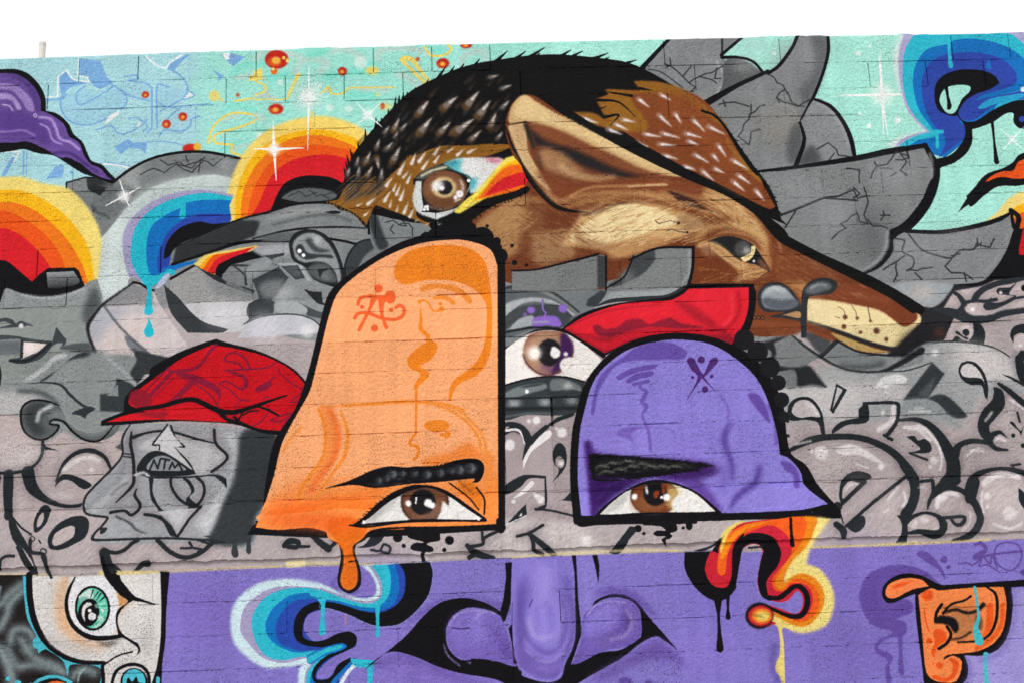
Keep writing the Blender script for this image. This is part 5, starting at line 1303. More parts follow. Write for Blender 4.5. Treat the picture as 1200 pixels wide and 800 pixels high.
# brow and eye, left
p('190,465! 300,430 400,385 480,365 560,370 600,365 700,362 780,338 850,330 895,345 905,385 885,430 850,440! 860,420 700,435 560,445 420,462 320,448', '121115')
for X, Y, R in [(495, 400, 22), (435, 430, 16), (540, 395, 16), (595, 395, 16), (650, 402, 20), (710, 395, 18), (795, 382, 22), (845, 375, 26), (760, 385, 14), (470, 420, 14)]:
    d(X, Y, R, '4c5157', 2.4, .8, R * .8); l('%f,%f %f,%f %f,%f' % (X + R * .1, Y - R * .7, X + R * .6, Y, X + R * .1, Y + R * .6), R * .4, '8b9196', b=1.4, a=.7); d(X - R * .5, Y, R * .45, '22252a', 1.6, .7)
for _ in range(60):
    X = 330 + rng.random() * 540; Y = 450 - (X - 330) * .13 + rng.random() * 50 - 32
    l('%f,%f %f,%f:1' % (X, Y, X + 22 + rng.random() * 14, Y - 8 + rng.random() * 8), 4, '3a3e43' if rng.random() < .7 else '6a7076', b=.5, a=.5)
barbs('300,434 400,390 480,370 560,374 640,368 760,346', 16, 11, '121115', 16, .8)
p('315,628! 370,590 430,530 500,480 580,450 660,450 740,475 820,530 915,600! 912,612! 860,612 640,610 480,622 330,634', '121115')
barbs('350,606 430,532 500,482', 26, 9, '121115', 16, -.62)
p('355,622! 400,590 460,540 520,500 590,470 660,462 740,495 820,550 895,600! 850,605 640,602 480,612 370,622', 'dddcda')
clip('355,622! 400,590 460,540 520,500 590,470 660,462 740,495 820,550 895,600! 850,605 640,602 480,612 370,622')
p('350,630 420,560 520,490 500,540 430,600', '9fa09f', b=4, a=.7)
d(640, 525, 108, '2d1a14', .5, 1, 100); d(640, 525, 100, '6b4432', .8, 1, 94); d(650, 560, 70, '8a6450', 5, .7, 40); d(630, 525, 58, '19181c', 1, 1, 58); d(690, 590, 60, '6d5446', 4, .6, 25)
d(655, 530, 18, 'f4f4f4', .5); d(672, 540, 14, 'f4f4f4', .5); d(567, 532, 13, 'f4f4f4', .5); l('602,505 600,530', 8, 'dddddd', b=.4); p('720,520! 760,560 750,610 690,620 710,570', 'e2e1df', b=.8)
clip()
l('330,630 480,618 640,606 860,610 912,608', 9, '121115')
l('870,460 905,510 905,580', 8, '121115')
d(368, 615, 7, 'f4f4f4'); d(880, 602, 7, 'f4f4f4')
# ================= rainbow curl on the right
t(600, 600)
p('975,190! 975,130 1000,80 1060,45 1100,45! 1050,90 1000,140', 'e6cf6c', b=.6)
p('810,185! 935,182! 1000,100 1100,50 1300,40! 1300,250! 1160,420 1170,180 1150,150 1110,150 1080,190 1060,330 1020,390 970,415 910,395 850,340 810,260', '121115')
p('965,190! 975,150 1020,90 1080,50 1200,32! 1330,30! 1330,130 1250,130 1150,70 1080,100 1035,170 1030,290 1010,345 970,352 930,330 905,270 915,215 935,182', 'c62433')
p('970,190 1000,120 1070,65 1180,40 1300,40 1300,75 1200,65 1110,80 1040,130 1010,200 1000,280 980,295 962,270', 'e8621c')
p('975,185 985,120 1020,75 1060,50! 1010,110 985,190', 'e7cf60', b=.5); p('975,220 1000,140 1060,85 1150,55 1230,50 1130,70 1050,120 1000,200', 'ef8a1e', b=.8)
l('965,400:40 968,480:12 972,560:16 975,630:34 975,640:30', 16, '121115'); l('1012,390:18 1012,450:10 1013,490:24', 14, '121115')
t(900, 600)
p('170,35! 230,20! 290,30! 240,100 200,170 180,240! 250,270 300,350 310,430 280,520 200,560 130,560 70,530 0,490! -100,440 30,330 100,330 60,340', 'e9d782', b=2)
p('-110,60! 60,30 220,20 215,80 180,160 120,220 80,290 75,330! 130,290 190,290 240,330 265,390 250,460 200,520 150,535 90,515 0,465! 0,480! -120,350', 'e2831c', b=.5)
p('-110,80! 60,30 170,28 165,120 110,200 60,270 35,320 40,350 70,360 100,325 150,310 210,340 240,400 225,470 170,510 120,505 0,445! -120,340', 'e65a1c')
p('-110,100! 0,60 70,90 110,150 100,210 50,270 20,310 30,360 80,370 100,340 145,330 190,350 210,400 195,460 150,500 90,485 0,440! -120,330', 'c5253a')
p('-160,290! -150,170 -110,110 -60,95 0,105 40,135 62,190 45,250 10,292! -8,330 0,385! 40,400! 0,420! -30,392 -48,320 -35,230 -20,180! -40,150 -80,145 -115,165 -125,200 -130,290!', '121115')
p('-124,190 -112,165 -80,148 -42,152 -24,184! -36,230 -50,320 -32,388 5,415! 5,440! -30,440 -60,560 -110,560 -128,420 -150,340!', '8175c4')
p('-112,168 -80,148 -42,152 -24,182! -118,186!', 'a79c9d'); l('-90,165 -30,160', 10, CHC)
l('0,396:16 50,400:22 90,372:24 120,348:20 150,348:24 178,378:26 184,430:26 160,478:24 115,487:20 60,470:16 0,442:14 -30,428:8', 20, '121115')
p('0,412 60,420 100,405 128,372 153,376 164,420 150,462 120,474 70,455 0,430', '8175c4')
l('105,30:14 108,100:14 115,150:22', 16, '121115')
p('-10,490! 60,500 130,560 70,540 75,620 80,800! 65,800! 50,760 35,740 40,700 55,660 55,580 40,530 0,520', 'e9d278'); d(52, 728, 18, 'e9d278', 0, 1, 26); l('30,620 20,720 50,790', 24, '4c3b86', b=3, a=.5)
p('0,505 40,520 20,525 0,535', 'b8243a')
t(600, 600)
d(1160, 483, 66, '121115', .5, 1, 62); d(1165, 484, 58, 'd12a30', .8, 1, 48); d(1170, 484, 46, 'e8861e', 2, 1, 34); d(1175, 485, 34, 'ecd870', 2.5, 1, 22); l('1130,480 1180,490', 6, '8a7a30', b=.5)

# ================= shadow mask, tags and ear at the right
t(900, 600)
p('430,420 435,350 470,290 540,255 630,245 720,265 780,310 810,340! 690,300 580,310 545,380 570,415 640,405 680,430 670,470 620,490 600,500 640,510 650,550 630,580 560,590 520,620 520,640 580,665 585,690 570,720 580,800! 555,800! 550,730 560,690 510,660 500,630 520,595 580,560 480,520', '5c4595', b=.6, a=.85)
l('620,570:22 622,650:16 625,740:26 626,755:18', 18, '5c4595', b=.6, a=.85)
p('695,195 720,178 760,195 800,240 825,280 830,320! 800,270 740,230', '5f4899', b=.4, a=.85); d(825, 220, 17, '5f4899', .4, .85); d(847, 255, 10, '5f4899', .4, .85)
PT = '5b448f'
l('970,150:12 1000,145:20 1020,175:20 970,210:26 1010,205:16 1060,195:10 1190,180:12', 14, PT, b=.4, a=.85); l('1060,200 1070,160 1110,140 1170,150 1190,200 1170,250 1130,272 1080,245 1060,200', 8, PT, b=.4, a=.85); l('895,240 930,235 960,245 1000,220 990,250 1030,245 1085,280', 8, PT, b=.4, a=.85); l('1000,190 1040,240 1050,200 1075,260', 9, PT, b=.4, a=.85); l('840,290 960,285', 4, PT, b=.4, a=.7); d(1195, 280, 14, PT, .4, .85)
# ear
p('535,385 545,340 590,300 650,285 720,295 780,325 815,340! 1240,312! 1240,345! 1140,350! 1148,440 1130,560 1080,640 1000,670 920,668! 938,720 930,780 880,830! 735,830! 720,700 695,500 690,380! 640,400 590,422 555,420', '121115')
p('552,385 560,345 600,318 660,306 720,315 755,345! 680,360 610,395 575,402', 'f0824a'); p('580,360! 600,335 690,318! 640,340 600,355', 'e4551f', b=.6)
EP = '705,385! 760,355 800,365! 970,350! 1105,348! 1118,430 1105,540 1060,610 980,650 880,662! 860,665 905,690 905,740 880,790 820,795 770,780 740,740 725,600'
p(EP, 'ee8549'); clip(EP)
d(748, 388, 27, 'e2541f', .6); l('732,450 740,510 755,555', 7, 'e2541f'); d(755, 600, 14, 'e2541f', .4); p('775,560 800,545 830,560 835,600 800,620 790,640 780,680 765,650 780,610', 'e2541f', b=.4); d(803, 716, 16, 'e2541f', .4); l('780,770 830,785 870,760 880,710:30 860,690', 18, 'e2541f', b=.4); q('770,705 782,702 775,715', 'e2541f')
p('1030,430 1055,430 1055,520 1030,570 1000,590 1020,540', 'e4591f', b=.6); l('1100,430 1095,520 1050,590 980,635', 20, 'e4591f', b=.6)
p('830,450 900,420 960,390 980,430 990,520 960,590 880,600 850,560', 'd98048', b=4, a=.8); p('850,470 960,460 975,560 890,590', 'a8714a', b=6, a=.7)
clip()
l('1020,345:8 1065,380:14 1075,440:14 1068,510:14 1040,570:12 990,600:10 890,608:8', 12, '121115'); l('950,392 920,412 860,430 830,460 820,475', 10, '121115'); l('820,470:10 880,455 930,470 980,460 1010,430:20', 14, '121115', b=.6)
p('780,520! 800,485 840,485 880,500 895,540 880,565 860,545 850,530 810,520', '121115', b=.5); l('815,430 790,470 785,510', 14, '121115'); l('840,535 858,570 840,610 800,638', 14, '121115'); l('860,595 910,585 950,560', 8, '121115', b=.5); p('970,480 1000,490 1005,540 985,550', '3a2a24', b=2, a=.7)
p('820,690! 840,668 900,665! 860,672', '121115')
l('968,350:14 980,420:12 988,490:14 975,540:24 990,600:44', 16, '45b8c4'); l('1022,665:24 1020,720:14 1025,800:22', 18, '4bbac6')
l('935,690 950,740 930,800', 24, '6a5aa8', b=3, a=.5); l('1150,370 1160,480 1130,580 1080,660 1000,690', 24, '6f62b0', b=3, a=.5)

# ================= white face with the green eye, lower left
t(0, 640, .2)
q('-800,165 190,165 640,600 640,900 -800,900', '211c1d')
for s_ in ['-100,340 0,340 60,270 130,220', '0,480 40,400 60,330 130,260', '60,560 80,490 140,480 190,520 200,580 150,600', '40,600 100,700 200,690 350,720', '0,620 60,680 60,780', '-300,500 -100,560 0,600 80,800', '120,540 200,650 300,690 380,740', '430,760 480,720 560,740', '-400,300 -250,420 -100,400']:
    l(s_, 60, '5f6c70', b=4, a=.8); l(s_, 24, '98a4a6', b=2.5, a=.6)
l('455,790 470,740 500,710', 8, '9ec4b8', b=.6)
CY = '4bb9cc'
q('-60,215 10,230 0,300 -60,300', '6e8288', b=1)
p('135,170! 160,172! 165,330 200,470 270,570 390,650 600,690! 605,720! 600,830! 580,830! 585,710 420,690 400,740 395,760 385,710 360,660 270,600 260,600 238,615 225,625 218,600 195,585 195,545 215,525 160,420 140,280', CY)
p('190,800! 230,770 300,750 380,765 420,800', CY); p('215,810 260,780 330,770 390,800', K); d(330, 806, 50, 'e0672c', .5, 1, 16); d(45, 772, 14, CY); d(105, 800, 20, CY)
WF = '160,168! 200,170! 310,172 440,172 600,165 700,165 940,155! 945,400 935,600 900,800! 600,830! 605,690! 480,672 370,630 280,560 215,450 190,300'
p(WF, 'd6d3d1')
l('170,165:36 175,300:36 205,440:34 270,560:30 370,640:26 480,675:24 610,680:20', 30, '121115')
clip(WF)
p('360,175 400,175 380,300 400,420 450,500 540,560 640,560 560,600 440,560 350,470 330,330', 'd69a64', b=7, a=.8); p('620,180 660,190 720,270 765,305 700,380 690,440 670,500 640,460 650,350 640,260', 'c98a50', b=4, a=.9)
p('250,560 400,620 560,640 520,600 420,570 330,520', 'bdb8b6', b=7, a=.8); p('850,480 900,560 860,640 830,560', 'aaa6a5', b=8, a=.6); p('720,220 780,290 900,320 930,180 760,165', 'dedbd9', b=3)
l('300,190 305,280', 3, 'a9a6a4'); l('893,165 895,320', 3, '9a9795', a=.8); l('262,260 262,330', 3, 'b9b6b4', a=.7)
p('440,180 410,260 400,350 430,440 490,510 570,530 660,510 700,420 690,300 650,190', 'dfe0e4', b=1)
clip()
l('440,178:8 405,250:18 388,330:20 405,420:22 450,485:24 530,530:28 620,535:26 700,525:22', 20, '121115')
d(542, 360, 104, '121115', 0, 1, 132, -4); d(542, 360, 90, '63c9ae', 0, 1, 118, -4)
p('460,290! 520,250 545,262 540,310 500,320 470,330', 'c9ddd6'); p('455,380 460,310 500,290 520,310 470,380 480,440', '2a8f80', b=1, a=.5)
for s_ in ['545,255 530,300', '575,265 545,305', '590,275 560,320', '610,295 575,325']:
    l(s_, 9, '121115', taper='e')
d(520, 385, 62, '121115', 0, 1, 82, 10); p('480,400 485,350 515,325 540,340 505,360 495,400 500,440', 'd9d6d4'); p('530,400 555,385 565,410 555,435 530,430 515,440 505,420', '121115'); d(540, 408, 24, 'd9d9de', .4); d(526, 374, 11, 'f0f0f0')
d(600, 375, 10, 'dff0ea'); d(590, 420, 20, 'cfe6de', 1, .8); p('540,470 600,440 570,475', 'a9dccd'); l('560,340 620,330', 8, '9fe0cc', b=1); l('560,350 630,370', 8, '9fe0cc', b=1)
p('610,165! 700,165! 720,230 760,290 830,315 905,338! 860,325 800,310 740,340 700,390 690,440 710,500 760,540 810,570 822,610 800,638! 810,600 780,570 700,530 560,560! 640,540 690,520 678,440 690,370 750,320 700,280 640,210', '121115')
p('560,555 640,560 700,545 640,580', '2a2624', b=3)
l('612,70:40 630,130:56 665,190:62 720,252:50 780,300:26 840,318:14 905,338:8', 30, '121115'); l('775,615 700,635 640,670 600,700', 9, '121115')
p('600,850! 615,740 650,690 720,660 800,665 860,700 880,760 880,850!', 'd0cdcb'); l('655,850 660,780 690,720 760,690 830,700 870,750 875,850', 18, '121115'); l('600,700 605,780 600,850', 20, '121115')
d(785, 790, 80, '121115', 0, 1, 80); d(785, 790, 68, CY, 0, 1, 74); p('735,820! 750,765 775,790 800,760 815,830!', '121115')
l('930,720:30 905,800', 30, '121115'); l('925,770 925,830', 20, CY)
# charcoal letters running down across the edge
t(0, 640, .2)
p('95,0! 130,0! 180,90 225,160! 190,165! 140,100', CHC); l('250,60 270,110 300,180', 16, CHC)
q('605,15 640,40 640,95 690,150 650,160 620,110', CHC)
# ---- sparkles over everything on the sky side
t(300, 30)
l('248,190:3 247,350:12 242,585:3', 9, 'f4f8f8'); d(245, 335, 34, 'eef5f4', 4, .9); l('-10,578:4 85,580:18 225,574:4', 9, 'f6f6f6'); l('80,450:3 85,580:18 95,728:3', 9, 'f6f6f6'); d(85, 580, 28, 'f6f6f6', 3)
l('470,360:3 525,420:12 590,475:3', 8, 'e6f3f0'); l('585,360:3 525,420:12 465,475:3', 8, 'e6f3f0'); d(525, 420, 24, 'e6f3f0', 3, .9)

# ================= the mural goes on past the picture's edges
t(0, 7, 1)
# lower edge: chin of the white face, tails of the drips, lips of the purple face, ear lobe
q('-500,795 190,795 190,1300 -500,1300', '211c1d')
for X0 in (-420, -300, -180, -60):
    l('%d,860 %d,820 %d,900 %d,960' % (X0, X0 + 50, X0 + 110, X0 + 70), 12, '59666a', b=4, a=.6)
p('118,800! 182,800! 186,880 150,950 100,930 96,860', 'd0cdcb'); l('118,798 96,860 100,930 150,950 186,880', 6, '121115')
d(157, 815, 24, '121115'); d(157, 815, 15, '4bb9cc'); l('36,795 30,860', 5, '4bb9cc')
d(66, 812, 22, 'e0672c'); l('40,800 44,830 66,842 92,828 96,800', 6, '121115')
q('187,795 190,795 190,1300 185,1300', '121115')
p('360,798 400,798 410,840 380,862 350,840', '2b49aa'); p('366,798 392,798 398,832 378,848 360,830', '8175c4'); l('355,798 340,840 372,872 412,850 424,798', 8, 'c9e2ea', b=.6)
l('422,798:5 422,850:4 422,875:7', 5, '2fb8cf'); l('918,798:4 919,860:4 920,885:8', 5, 'e9d278'); l('1155,798:5 1155,850:8', 5, '4bbac6'); l('1043,798:6 1046,850:5', 5, '5c4595', a=.85)
p('500,860 580,835 640,850 700,832 800,865 720,900 640,910 560,900', '6a58b0', b=2); l('470,862:3 580,858:8 640,872:10 700,858:8 840,866:3', 8, '121115'); l('560,930 640,945 720,930', 14, '5b4a9c', b=5, a=.6)
p('1080,798 1130,798 1122,822 1100,832 1084,822', 'ee8549'); l('1080,796 1082,826 1104,838 1130,822 1134,796', 7, '121115')
# right of the frame
t(11, 0, 1)
p('1195,790 1210,690 1320,680 1420,720 1440,820 1400,900 1260,920 1180,880', '9a90d0', b=2); l('1195,679:8 1300,672:9 1380,690:9 1430,760:9 1420,850:8', 8, '121115')
p('1196,30! 1260,60 1300,120 1290,190 1240,230 1196,200!', '2fb6cd'); p('1196,60! 1240,85 1262,130 1250,170 1196,165!', '186fbc'); p('1196,85! 1225,110 1225,140 1196,150!', '2f47a6'); l('1196,162 1250,182 1310,150 1320,90 1280,40', 9, K)
p('1196,180! 1240,168 1280,130 1275,180 1236,215 1196,220!', 'e5551e'); l('1196,178 1240,164 1282,124 1280,182 1238,220 1196,224', 6, K)
p('1190,240! 1260,225 1330,235 1380,280 1400,330 1300,345 1190,335!', 'f0ae1a'); p('1190,262! 1250,252 1310,262 1345,300 1350,335 1190,335!', 'e4601c'); p('1190,290! 1240,285 1290,300 1300,335 1190,335!', 'cf1f29'); l('1190,338 1300,342 1410,335', 9, K)
LW, SHADE = 1.0, '7b7175'
for X, Y, R in [(1250, 390, 34), (1330, 420, 44), (1260, 480, 40), (1360, 520, 38), (1240, 570, 36), (1320, 600, 40), (1430, 440, 46), (1450, 570, 44), (-50, 440, 38), (-130, 480, 46), (-60, 560, 40), (-150, 600, 42), (-230, 520, 46), (-260, 430, 40), (-330, 580, 44)]:
    R = R * (1.05 + .3 * rng.random()) if 0 > X + 1.35 * R or X - 1.35 * R > 1195 else R
    d(X, Y, R + 3, CHC); d(X, Y, R - 2, 'b3a8a9'); d(X + R * .2, Y + R * .3, R * .5, '9d9295', 8, .6); l('%f,%f %f,%f %f,%f' % (X - R * .6, Y - R * .1, X - R * .4, Y - R * .5, X + R * .1, Y - R * .66), 5, 'dedadb', b=.8)
LW, SHADE = 1.0, None
p('-400,250 -300,200 -180,220 -140,300 -220,360 -380,360', '777c7e', b=1); l('-400,250 -300,200 -180,220 -140,300', 6, K)

# ------------------------------------------------------------------ the canvas becomes the paint on the wall
px = np.ones((CHT, CW, 4), np.float32)
px[..., :3] = np.clip(canvas, 0, 1)[::-1]
mural = bpy.data.images.new('mural_paint', CW, CHT)
mural.pixels.foreach_set(px.ravel())
mural.update()
mural.pack()
del px, grain

# ------------------------------------------------------------------ helpers
def tag(o, label=None, cat=None, group=None, kind=None):
    for k_, v_ in (('label', label), ('category', cat), ('group', group), ('kind', kind)):
        if v_:
            o[k_] = v_
    return o

def mesh_obj(name, verts, faces, mat, parent=None, smooth=False):
    me = bpy.data.meshes.new(name)
    me.from_pydata([tuple(v) for v in verts], [], [tuple(f) for f in faces])
    me.update()
    bm = bmesh.new(); bm.from_mesh(me)
    bmesh.ops.recalc_face_normals(bm, faces=bm.faces)
    bm.to_mesh(me); bm.free()
    me.materials.append(mat)
    if smooth:
        for f in me.polygons:
            f.use_smooth = True
    o = bpy.data.objects.new(name, me)
    col.objects.link(o)
    if parent:
        o.parent = parent
    return o

wall = bpy.data.objects.new('painted_wall', None)
col.objects.link(wall)
tag(wall, 'long concrete block wall covered edge to edge in a bright graffiti mural', 'wall')

def paint_material(name, pit, bump, smear):
    m_ = bpy.data.materials.new(name)
    m_.use_nodes = True
    n = m_.node_tree.nodes; L = m_.node_tree.links
    bs = n['Principled BSDF']
    bs.inputs['Roughness'].default_value = 0.85
    bs.inputs['Specular IOR Level'].default_value = 0.07
    tc = n.new('ShaderNodeTexCoord'); tc.object = wall
    mp = n.new('ShaderNodeSeparateXYZ'); L.new(tc.outputs['Object'], mp.inputs[0])
    # a little wobble so that painted edges follow the rough face
    wob = n.new('ShaderNodeTexNoise'); wob.inputs['Scale'].default_value = 70; wob.inputs['Detail'].default_value = 2
    L.new(tc.outputs['Object'], wob.inputs['Vector'])
    ws = n.new('ShaderNodeSeparateColor'); L.new(wob.outputs['Color'], ws.inputs[0])
    cx = n.new('ShaderNodeCombineXYZ')
    for k_, (src, sw, lo, span) in enumerate((('X', 'Red', U0, U1 - U0), ('Z', 'Green', Z0, Z1 - Z0))):
        a1 = n.new('ShaderNodeMath'); a1.operation = 'MULTIPLY_ADD'; L.new(ws.outputs[sw], a1.inputs[0]); a1.inputs[1].default_value = 0.007; L.new(mp.outputs[src], a1.inputs[2])
        a2 = n.new('ShaderNodeMath'); a2.operation = 'MULTIPLY_ADD'; L.new(a1.outputs[0], a2.inputs[0]); a2.inputs[1].default_value = 1 / span; a2.inputs[2].default_value = -(lo + 0.0035) / span
        L.new(a2.outputs[0], cx.inputs[k_])
    im = n.new('ShaderNodeTexImage'); im.image = mural; im.extension = 'EXTEND'; im.interpolation = 'Linear'
    L.new(cx.outputs[0], im.inputs[0])
    # uneven coverage and weathering of the spray paint
    big = n.new('ShaderNodeTexNoise'); big.inputs['Scale'].default_value = 2.2; big.inputs['Detail'].default_value = 6; big.inputs['Roughness'].default_value = 0.65
    L.new(tc.outputs['Object'], big.inputs['Vector'])
    fine = n.new('ShaderNodeTexNoise'); fine.inputs['Scale'].default_value = 130; fine.inputs['Detail'].default_value = 3; fine.inputs['Roughness'].default_value = 0.7
    L.new(tc.outputs['Object'], fine.inputs['Vector'])
    v1 = n.new('ShaderNodeMapRange'); L.new(big.outputs[0], v1.inputs[0]); v1.inputs[1].default_value = .3; v1.inputs[2].default_value = .7; v1.inputs[3].default_value = .9; v1.inputs[4].default_value = 1.08
    v2 = n.new('ShaderNodeMapRange'); L.new(fine.outputs[0], v2.inputs[0]); v2.inputs[1].default_value = .3; v2.inputs[2].default_value = .7; v2.inputs[3].default_value = .76; v2.inputs[4].default_value = 1.22
    # faint rain runs, long in the vertical
    rm = n.new('ShaderNodeMapping'); rm.inputs['Scale'].default_value = (14, 1, .7); L.new(tc.outputs['Object'], rm.inputs[0])
    rn = n.new('ShaderNodeTexNoise'); rn.inputs['Scale'].default_value = 1.0; rn.inputs['Detail'].default_value = 5; L.new(rm.outputs[0], rn.inputs['Vector'])
    v3 = n.new('ShaderNodeMapRange'); L.new(rn.outputs[0], v3.inputs[0]); v3.inputs[1].default_value = .3; v3.inputs[2].default_value = .7; v3.inputs[3].default_value = .93; v3.inputs[4].default_value = 1.06
    v4 = n.new('ShaderNodeMath'); v4.operation = 'MULTIPLY'; L.new(v1.outputs[0], v4.inputs[0]); L.new(v3.outputs[0], v4.inputs[1]); v1 = v4
    vm = n.new('ShaderNodeMath'); vm.operation = 'MULTIPLY'; L.new(v1.outputs[0], vm.inputs[0]); L.new(v2.outputs[0], vm.inputs[1])
    mul = n.new('ShaderNodeMix'); mul.data_type = 'RGBA'; mul.blend_type = 'MULTIPLY'; mul.inputs[0].default_value = 1
    L.new(im.outputs[0], mul.inputs[6]); L.new(vm.outputs[0], mul.inputs[7])
    # open pores of the block that the spray did not reach
    por = n.new('ShaderNodeTexNoise'); por.inputs['Scale'].default_value = 125; por.inputs['Detail'].default_value = 2.5; por.inputs['Roughness'].default_value = 0.6
    L.new(tc.outputs['Object'], por.inputs['Vector'])
    den = n.new('ShaderNodeTexNoise'); den.inputs['Scale'].default_value = 5; den.inputs['Detail'].default_value = 4
    L.new(tc.outputs['Object'], den.inputs['Vector'])
    thr = n.new('ShaderNodeMath'); thr.operation = 'MULTIPLY_ADD'; L.new(den.outputs[0], thr.inputs[0]); thr.inputs[1].default_value = 0.16; L.new(por.outputs[0], thr.inputs[2])
    oi = n.new('ShaderNodeObjectInfo')                      # some blocks are coarser than others
    th2 = n.new('ShaderNodeMath'); th2.operation = 'MULTIPLY_ADD'; L.new(oi.outputs['Random'], th2.inputs[0]); th2.inputs[1].default_value = 0.06; L.new(thr.outputs[0], th2.inputs[2])
    thr = th2
    pm = n.new('ShaderNodeMapRange'); L.new(thr.outputs[0], pm.inputs[0]); pm.inputs[1].default_value = pit; pm.inputs[2].default_value = pit + .05
    pc = n.new('ShaderNodeMix'); pc.data_type = 'RGBA'
    L.new(pm.outputs[0], pc.inputs[0]); L.new(mul.outputs[2], pc.inputs[6])
    dk = n.new('ShaderNodeMix'); dk.data_type = 'RGBA'; dk.inputs[0].default_value = .86; L.new(mul.outputs[2], dk.inputs[6]); dk.inputs[7].default_value = (.012, .011, .011, 1); L.new(dk.outputs[2], pc.inputs[7])
    # pale chips where the top coat flaked to the primer
    chp = n.new('ShaderNodeTexNoise'); chp.inputs['Scale'].default_value = 42; chp.inputs['Detail'].default_value = 4; chp.inputs['Roughness'].default_value = .7
    mapc = n.new('ShaderNodeMapping'); mapc.inputs['Location'].default_value = (13, 5, 7); L.new(tc.outputs['Object'], mapc.inputs[0]); L.new(mapc.outputs[0], chp.inputs['Vector'])
    cm = n.new('ShaderNodeMapRange'); L.new(chp.outputs[0], cm.inputs[0]); cm.inputs[1].default_value = smear; cm.inputs[2].default_value = smear + .04; cm.inputs[4].default_value = .6
    cc_ = n.new('ShaderNodeMix'); cc_.data_type = 'RGBA'; L.new(cm.outputs[0], cc_.inputs[0]); L.new(pc.outputs[2], cc_.inputs[6]); cc_.inputs[7].default_value = (.45, .43, .42, 1)
    L.new(cc_.outputs[2], bs.inputs['Base Color'])
    hs = n.new('ShaderNodeMath'); hs.operation = 'MULTIPLY_ADD'; L.new(pm.outputs[0], hs.inputs[0]); hs.inputs[1].default_value = -1.0; L.new(fine.outputs[0], hs.inputs[2])
    lmp = n.new('ShaderNodeTexNoise'); lmp.inputs['Scale'].default_value = 38; lmp.inputs['Detail'].default_value = 3; L.new(tc.outputs['Object'], lmp.inputs['Vector'])
    h2 = n.new('ShaderNodeMath'); h2.operation = 'MULTIPLY_ADD'; L.new(lmp.outputs[0], h2.inputs[0]); h2.inputs[1].default_value = 1.6; L.new(hs.outputs[0], h2.inputs[2]); hs = h2
    bp = n.new('ShaderNodeBump'); bp.inputs['Strength'].default_value = bump; bp.inputs['Distance'].default_value = 0.009
    L.new(hs.outputs[0], bp.inputs['Height']); L.new(bp.outputs[0], bs.inputs['Normal'])
    return m_

M_block = paint_material('painted_block', 0.743, 0.75, 0.73)
M_plaster = paint_material('painted_plaster', 0.83, 0.3, 0.72)
M_mortar = paint_material('painted_mortar', 0.74, 0.8, 0.78)

# ------------------------------------------------------------------ ground
def simple(name, c1, c2, scale, rough=.9, bump=.2, metal=0):
    m_ = bpy.data.materials.new(name); m_.use_nodes = True
    n = m_.node_tree.nodes; L = m_.node_tree.links
    bs = n['Principled BSDF']; bs.inputs['Roughness'].default_value = rough; bs.inputs['Metallic'].default_value = metal
    tc = n.new('ShaderNodeTexCoord'); nz = n.new('ShaderNodeTexNoise'); nz.inputs['Scale'].default_value = scale; nz.inputs['Detail'].default_value = 8
    L.new(tc.outputs['Object'], nz.inputs['Vector'])
    rp = n.new('ShaderNodeValToRGB'); rp.color_ramp.elements[0].position = .35; rp.color_ramp.elements[1].position = .65
    rp.color_ramp.elements[0].color = c1 + (1,); rp.color_ramp.elements[1].color = c2 + (1,)
    L.new(nz.outputs[0], rp.inputs[0]); L.new(rp.outputs[0], bs.inputs['Base Color'])
    bp = n.new('ShaderNodeBump'); bp.inputs['Strength'].default_value = bump; bp.inputs['Distance'].default_value = .01
    L.new(nz.outputs[0], bp.inputs['Height']); L.new(bp.outputs[0], bs.inputs['Normal'])
    return m_
M_ground = simple('dry_ground', (.22, .19, .16), (.34, .30, .26), 3)
M_pave = simple('concrete_pavement', (.28, .27, .26), (.38, .37, .35), 6)
M_post = simple('off_white_paint', (.62, .58, .54), (.72, .68, .64), 9, .6, .1)
ground = mesh_obj('ground', [(-600, -600, 0), (600, -600, 0), (600, 600, 0), (-600, 600, 0)], [(0, 1, 2, 3)], M_ground)
tag(ground, kind='structure')
pv = [(-7, -1.6, 0), (7, -1.6, 0), (7, -.006, 0), (-7, -.006, 0), (-7, -1.6, .12), (7, -1.6, .12), (7, -.006, .12), (-7, -.006, .12)]
pave = mesh_obj('pavement', pv, [(4, 5, 6, 7), (0, 1, 5, 4), (1, 2, 6, 5), (3, 0, 4, 7), (2, 3, 7, 6)], M_pave)
tag(pave, kind='structure')

# ------------------------------------------------------------------ the wall: courses of blocks, two concrete beams, a tie column
random.seed(11)
XL, XR = -6.0, 6.0
BW, BH = 0.4, 0.2
JT = 0.006
def sag(x, k_):
    """the old courses dip towards both ends, most at the top"""
    return -0.026 * (x / 3.6) ** 2 * max(0.0, 1 - k_ / 9.0) if abs(x) < 4.5 else -0.026 * 1.56 * max(0.0, 1 - k_ / 9.0)
zk = lambda k_: WALL_TOP - BH * k_
COL = tuple(to_wall([599, 655], [700, 700])[0])     # tie column edges
courses = [(k_, k_ + 1) for k_ in range(9)] + [(10.5 + k_, 11.5 + k_) for k_ in range(5)]
low0 = 17.55
courses += [(low0 + k_, low0 + k_ + 1) for k_ in range(11)]
JOFF = -0.6635

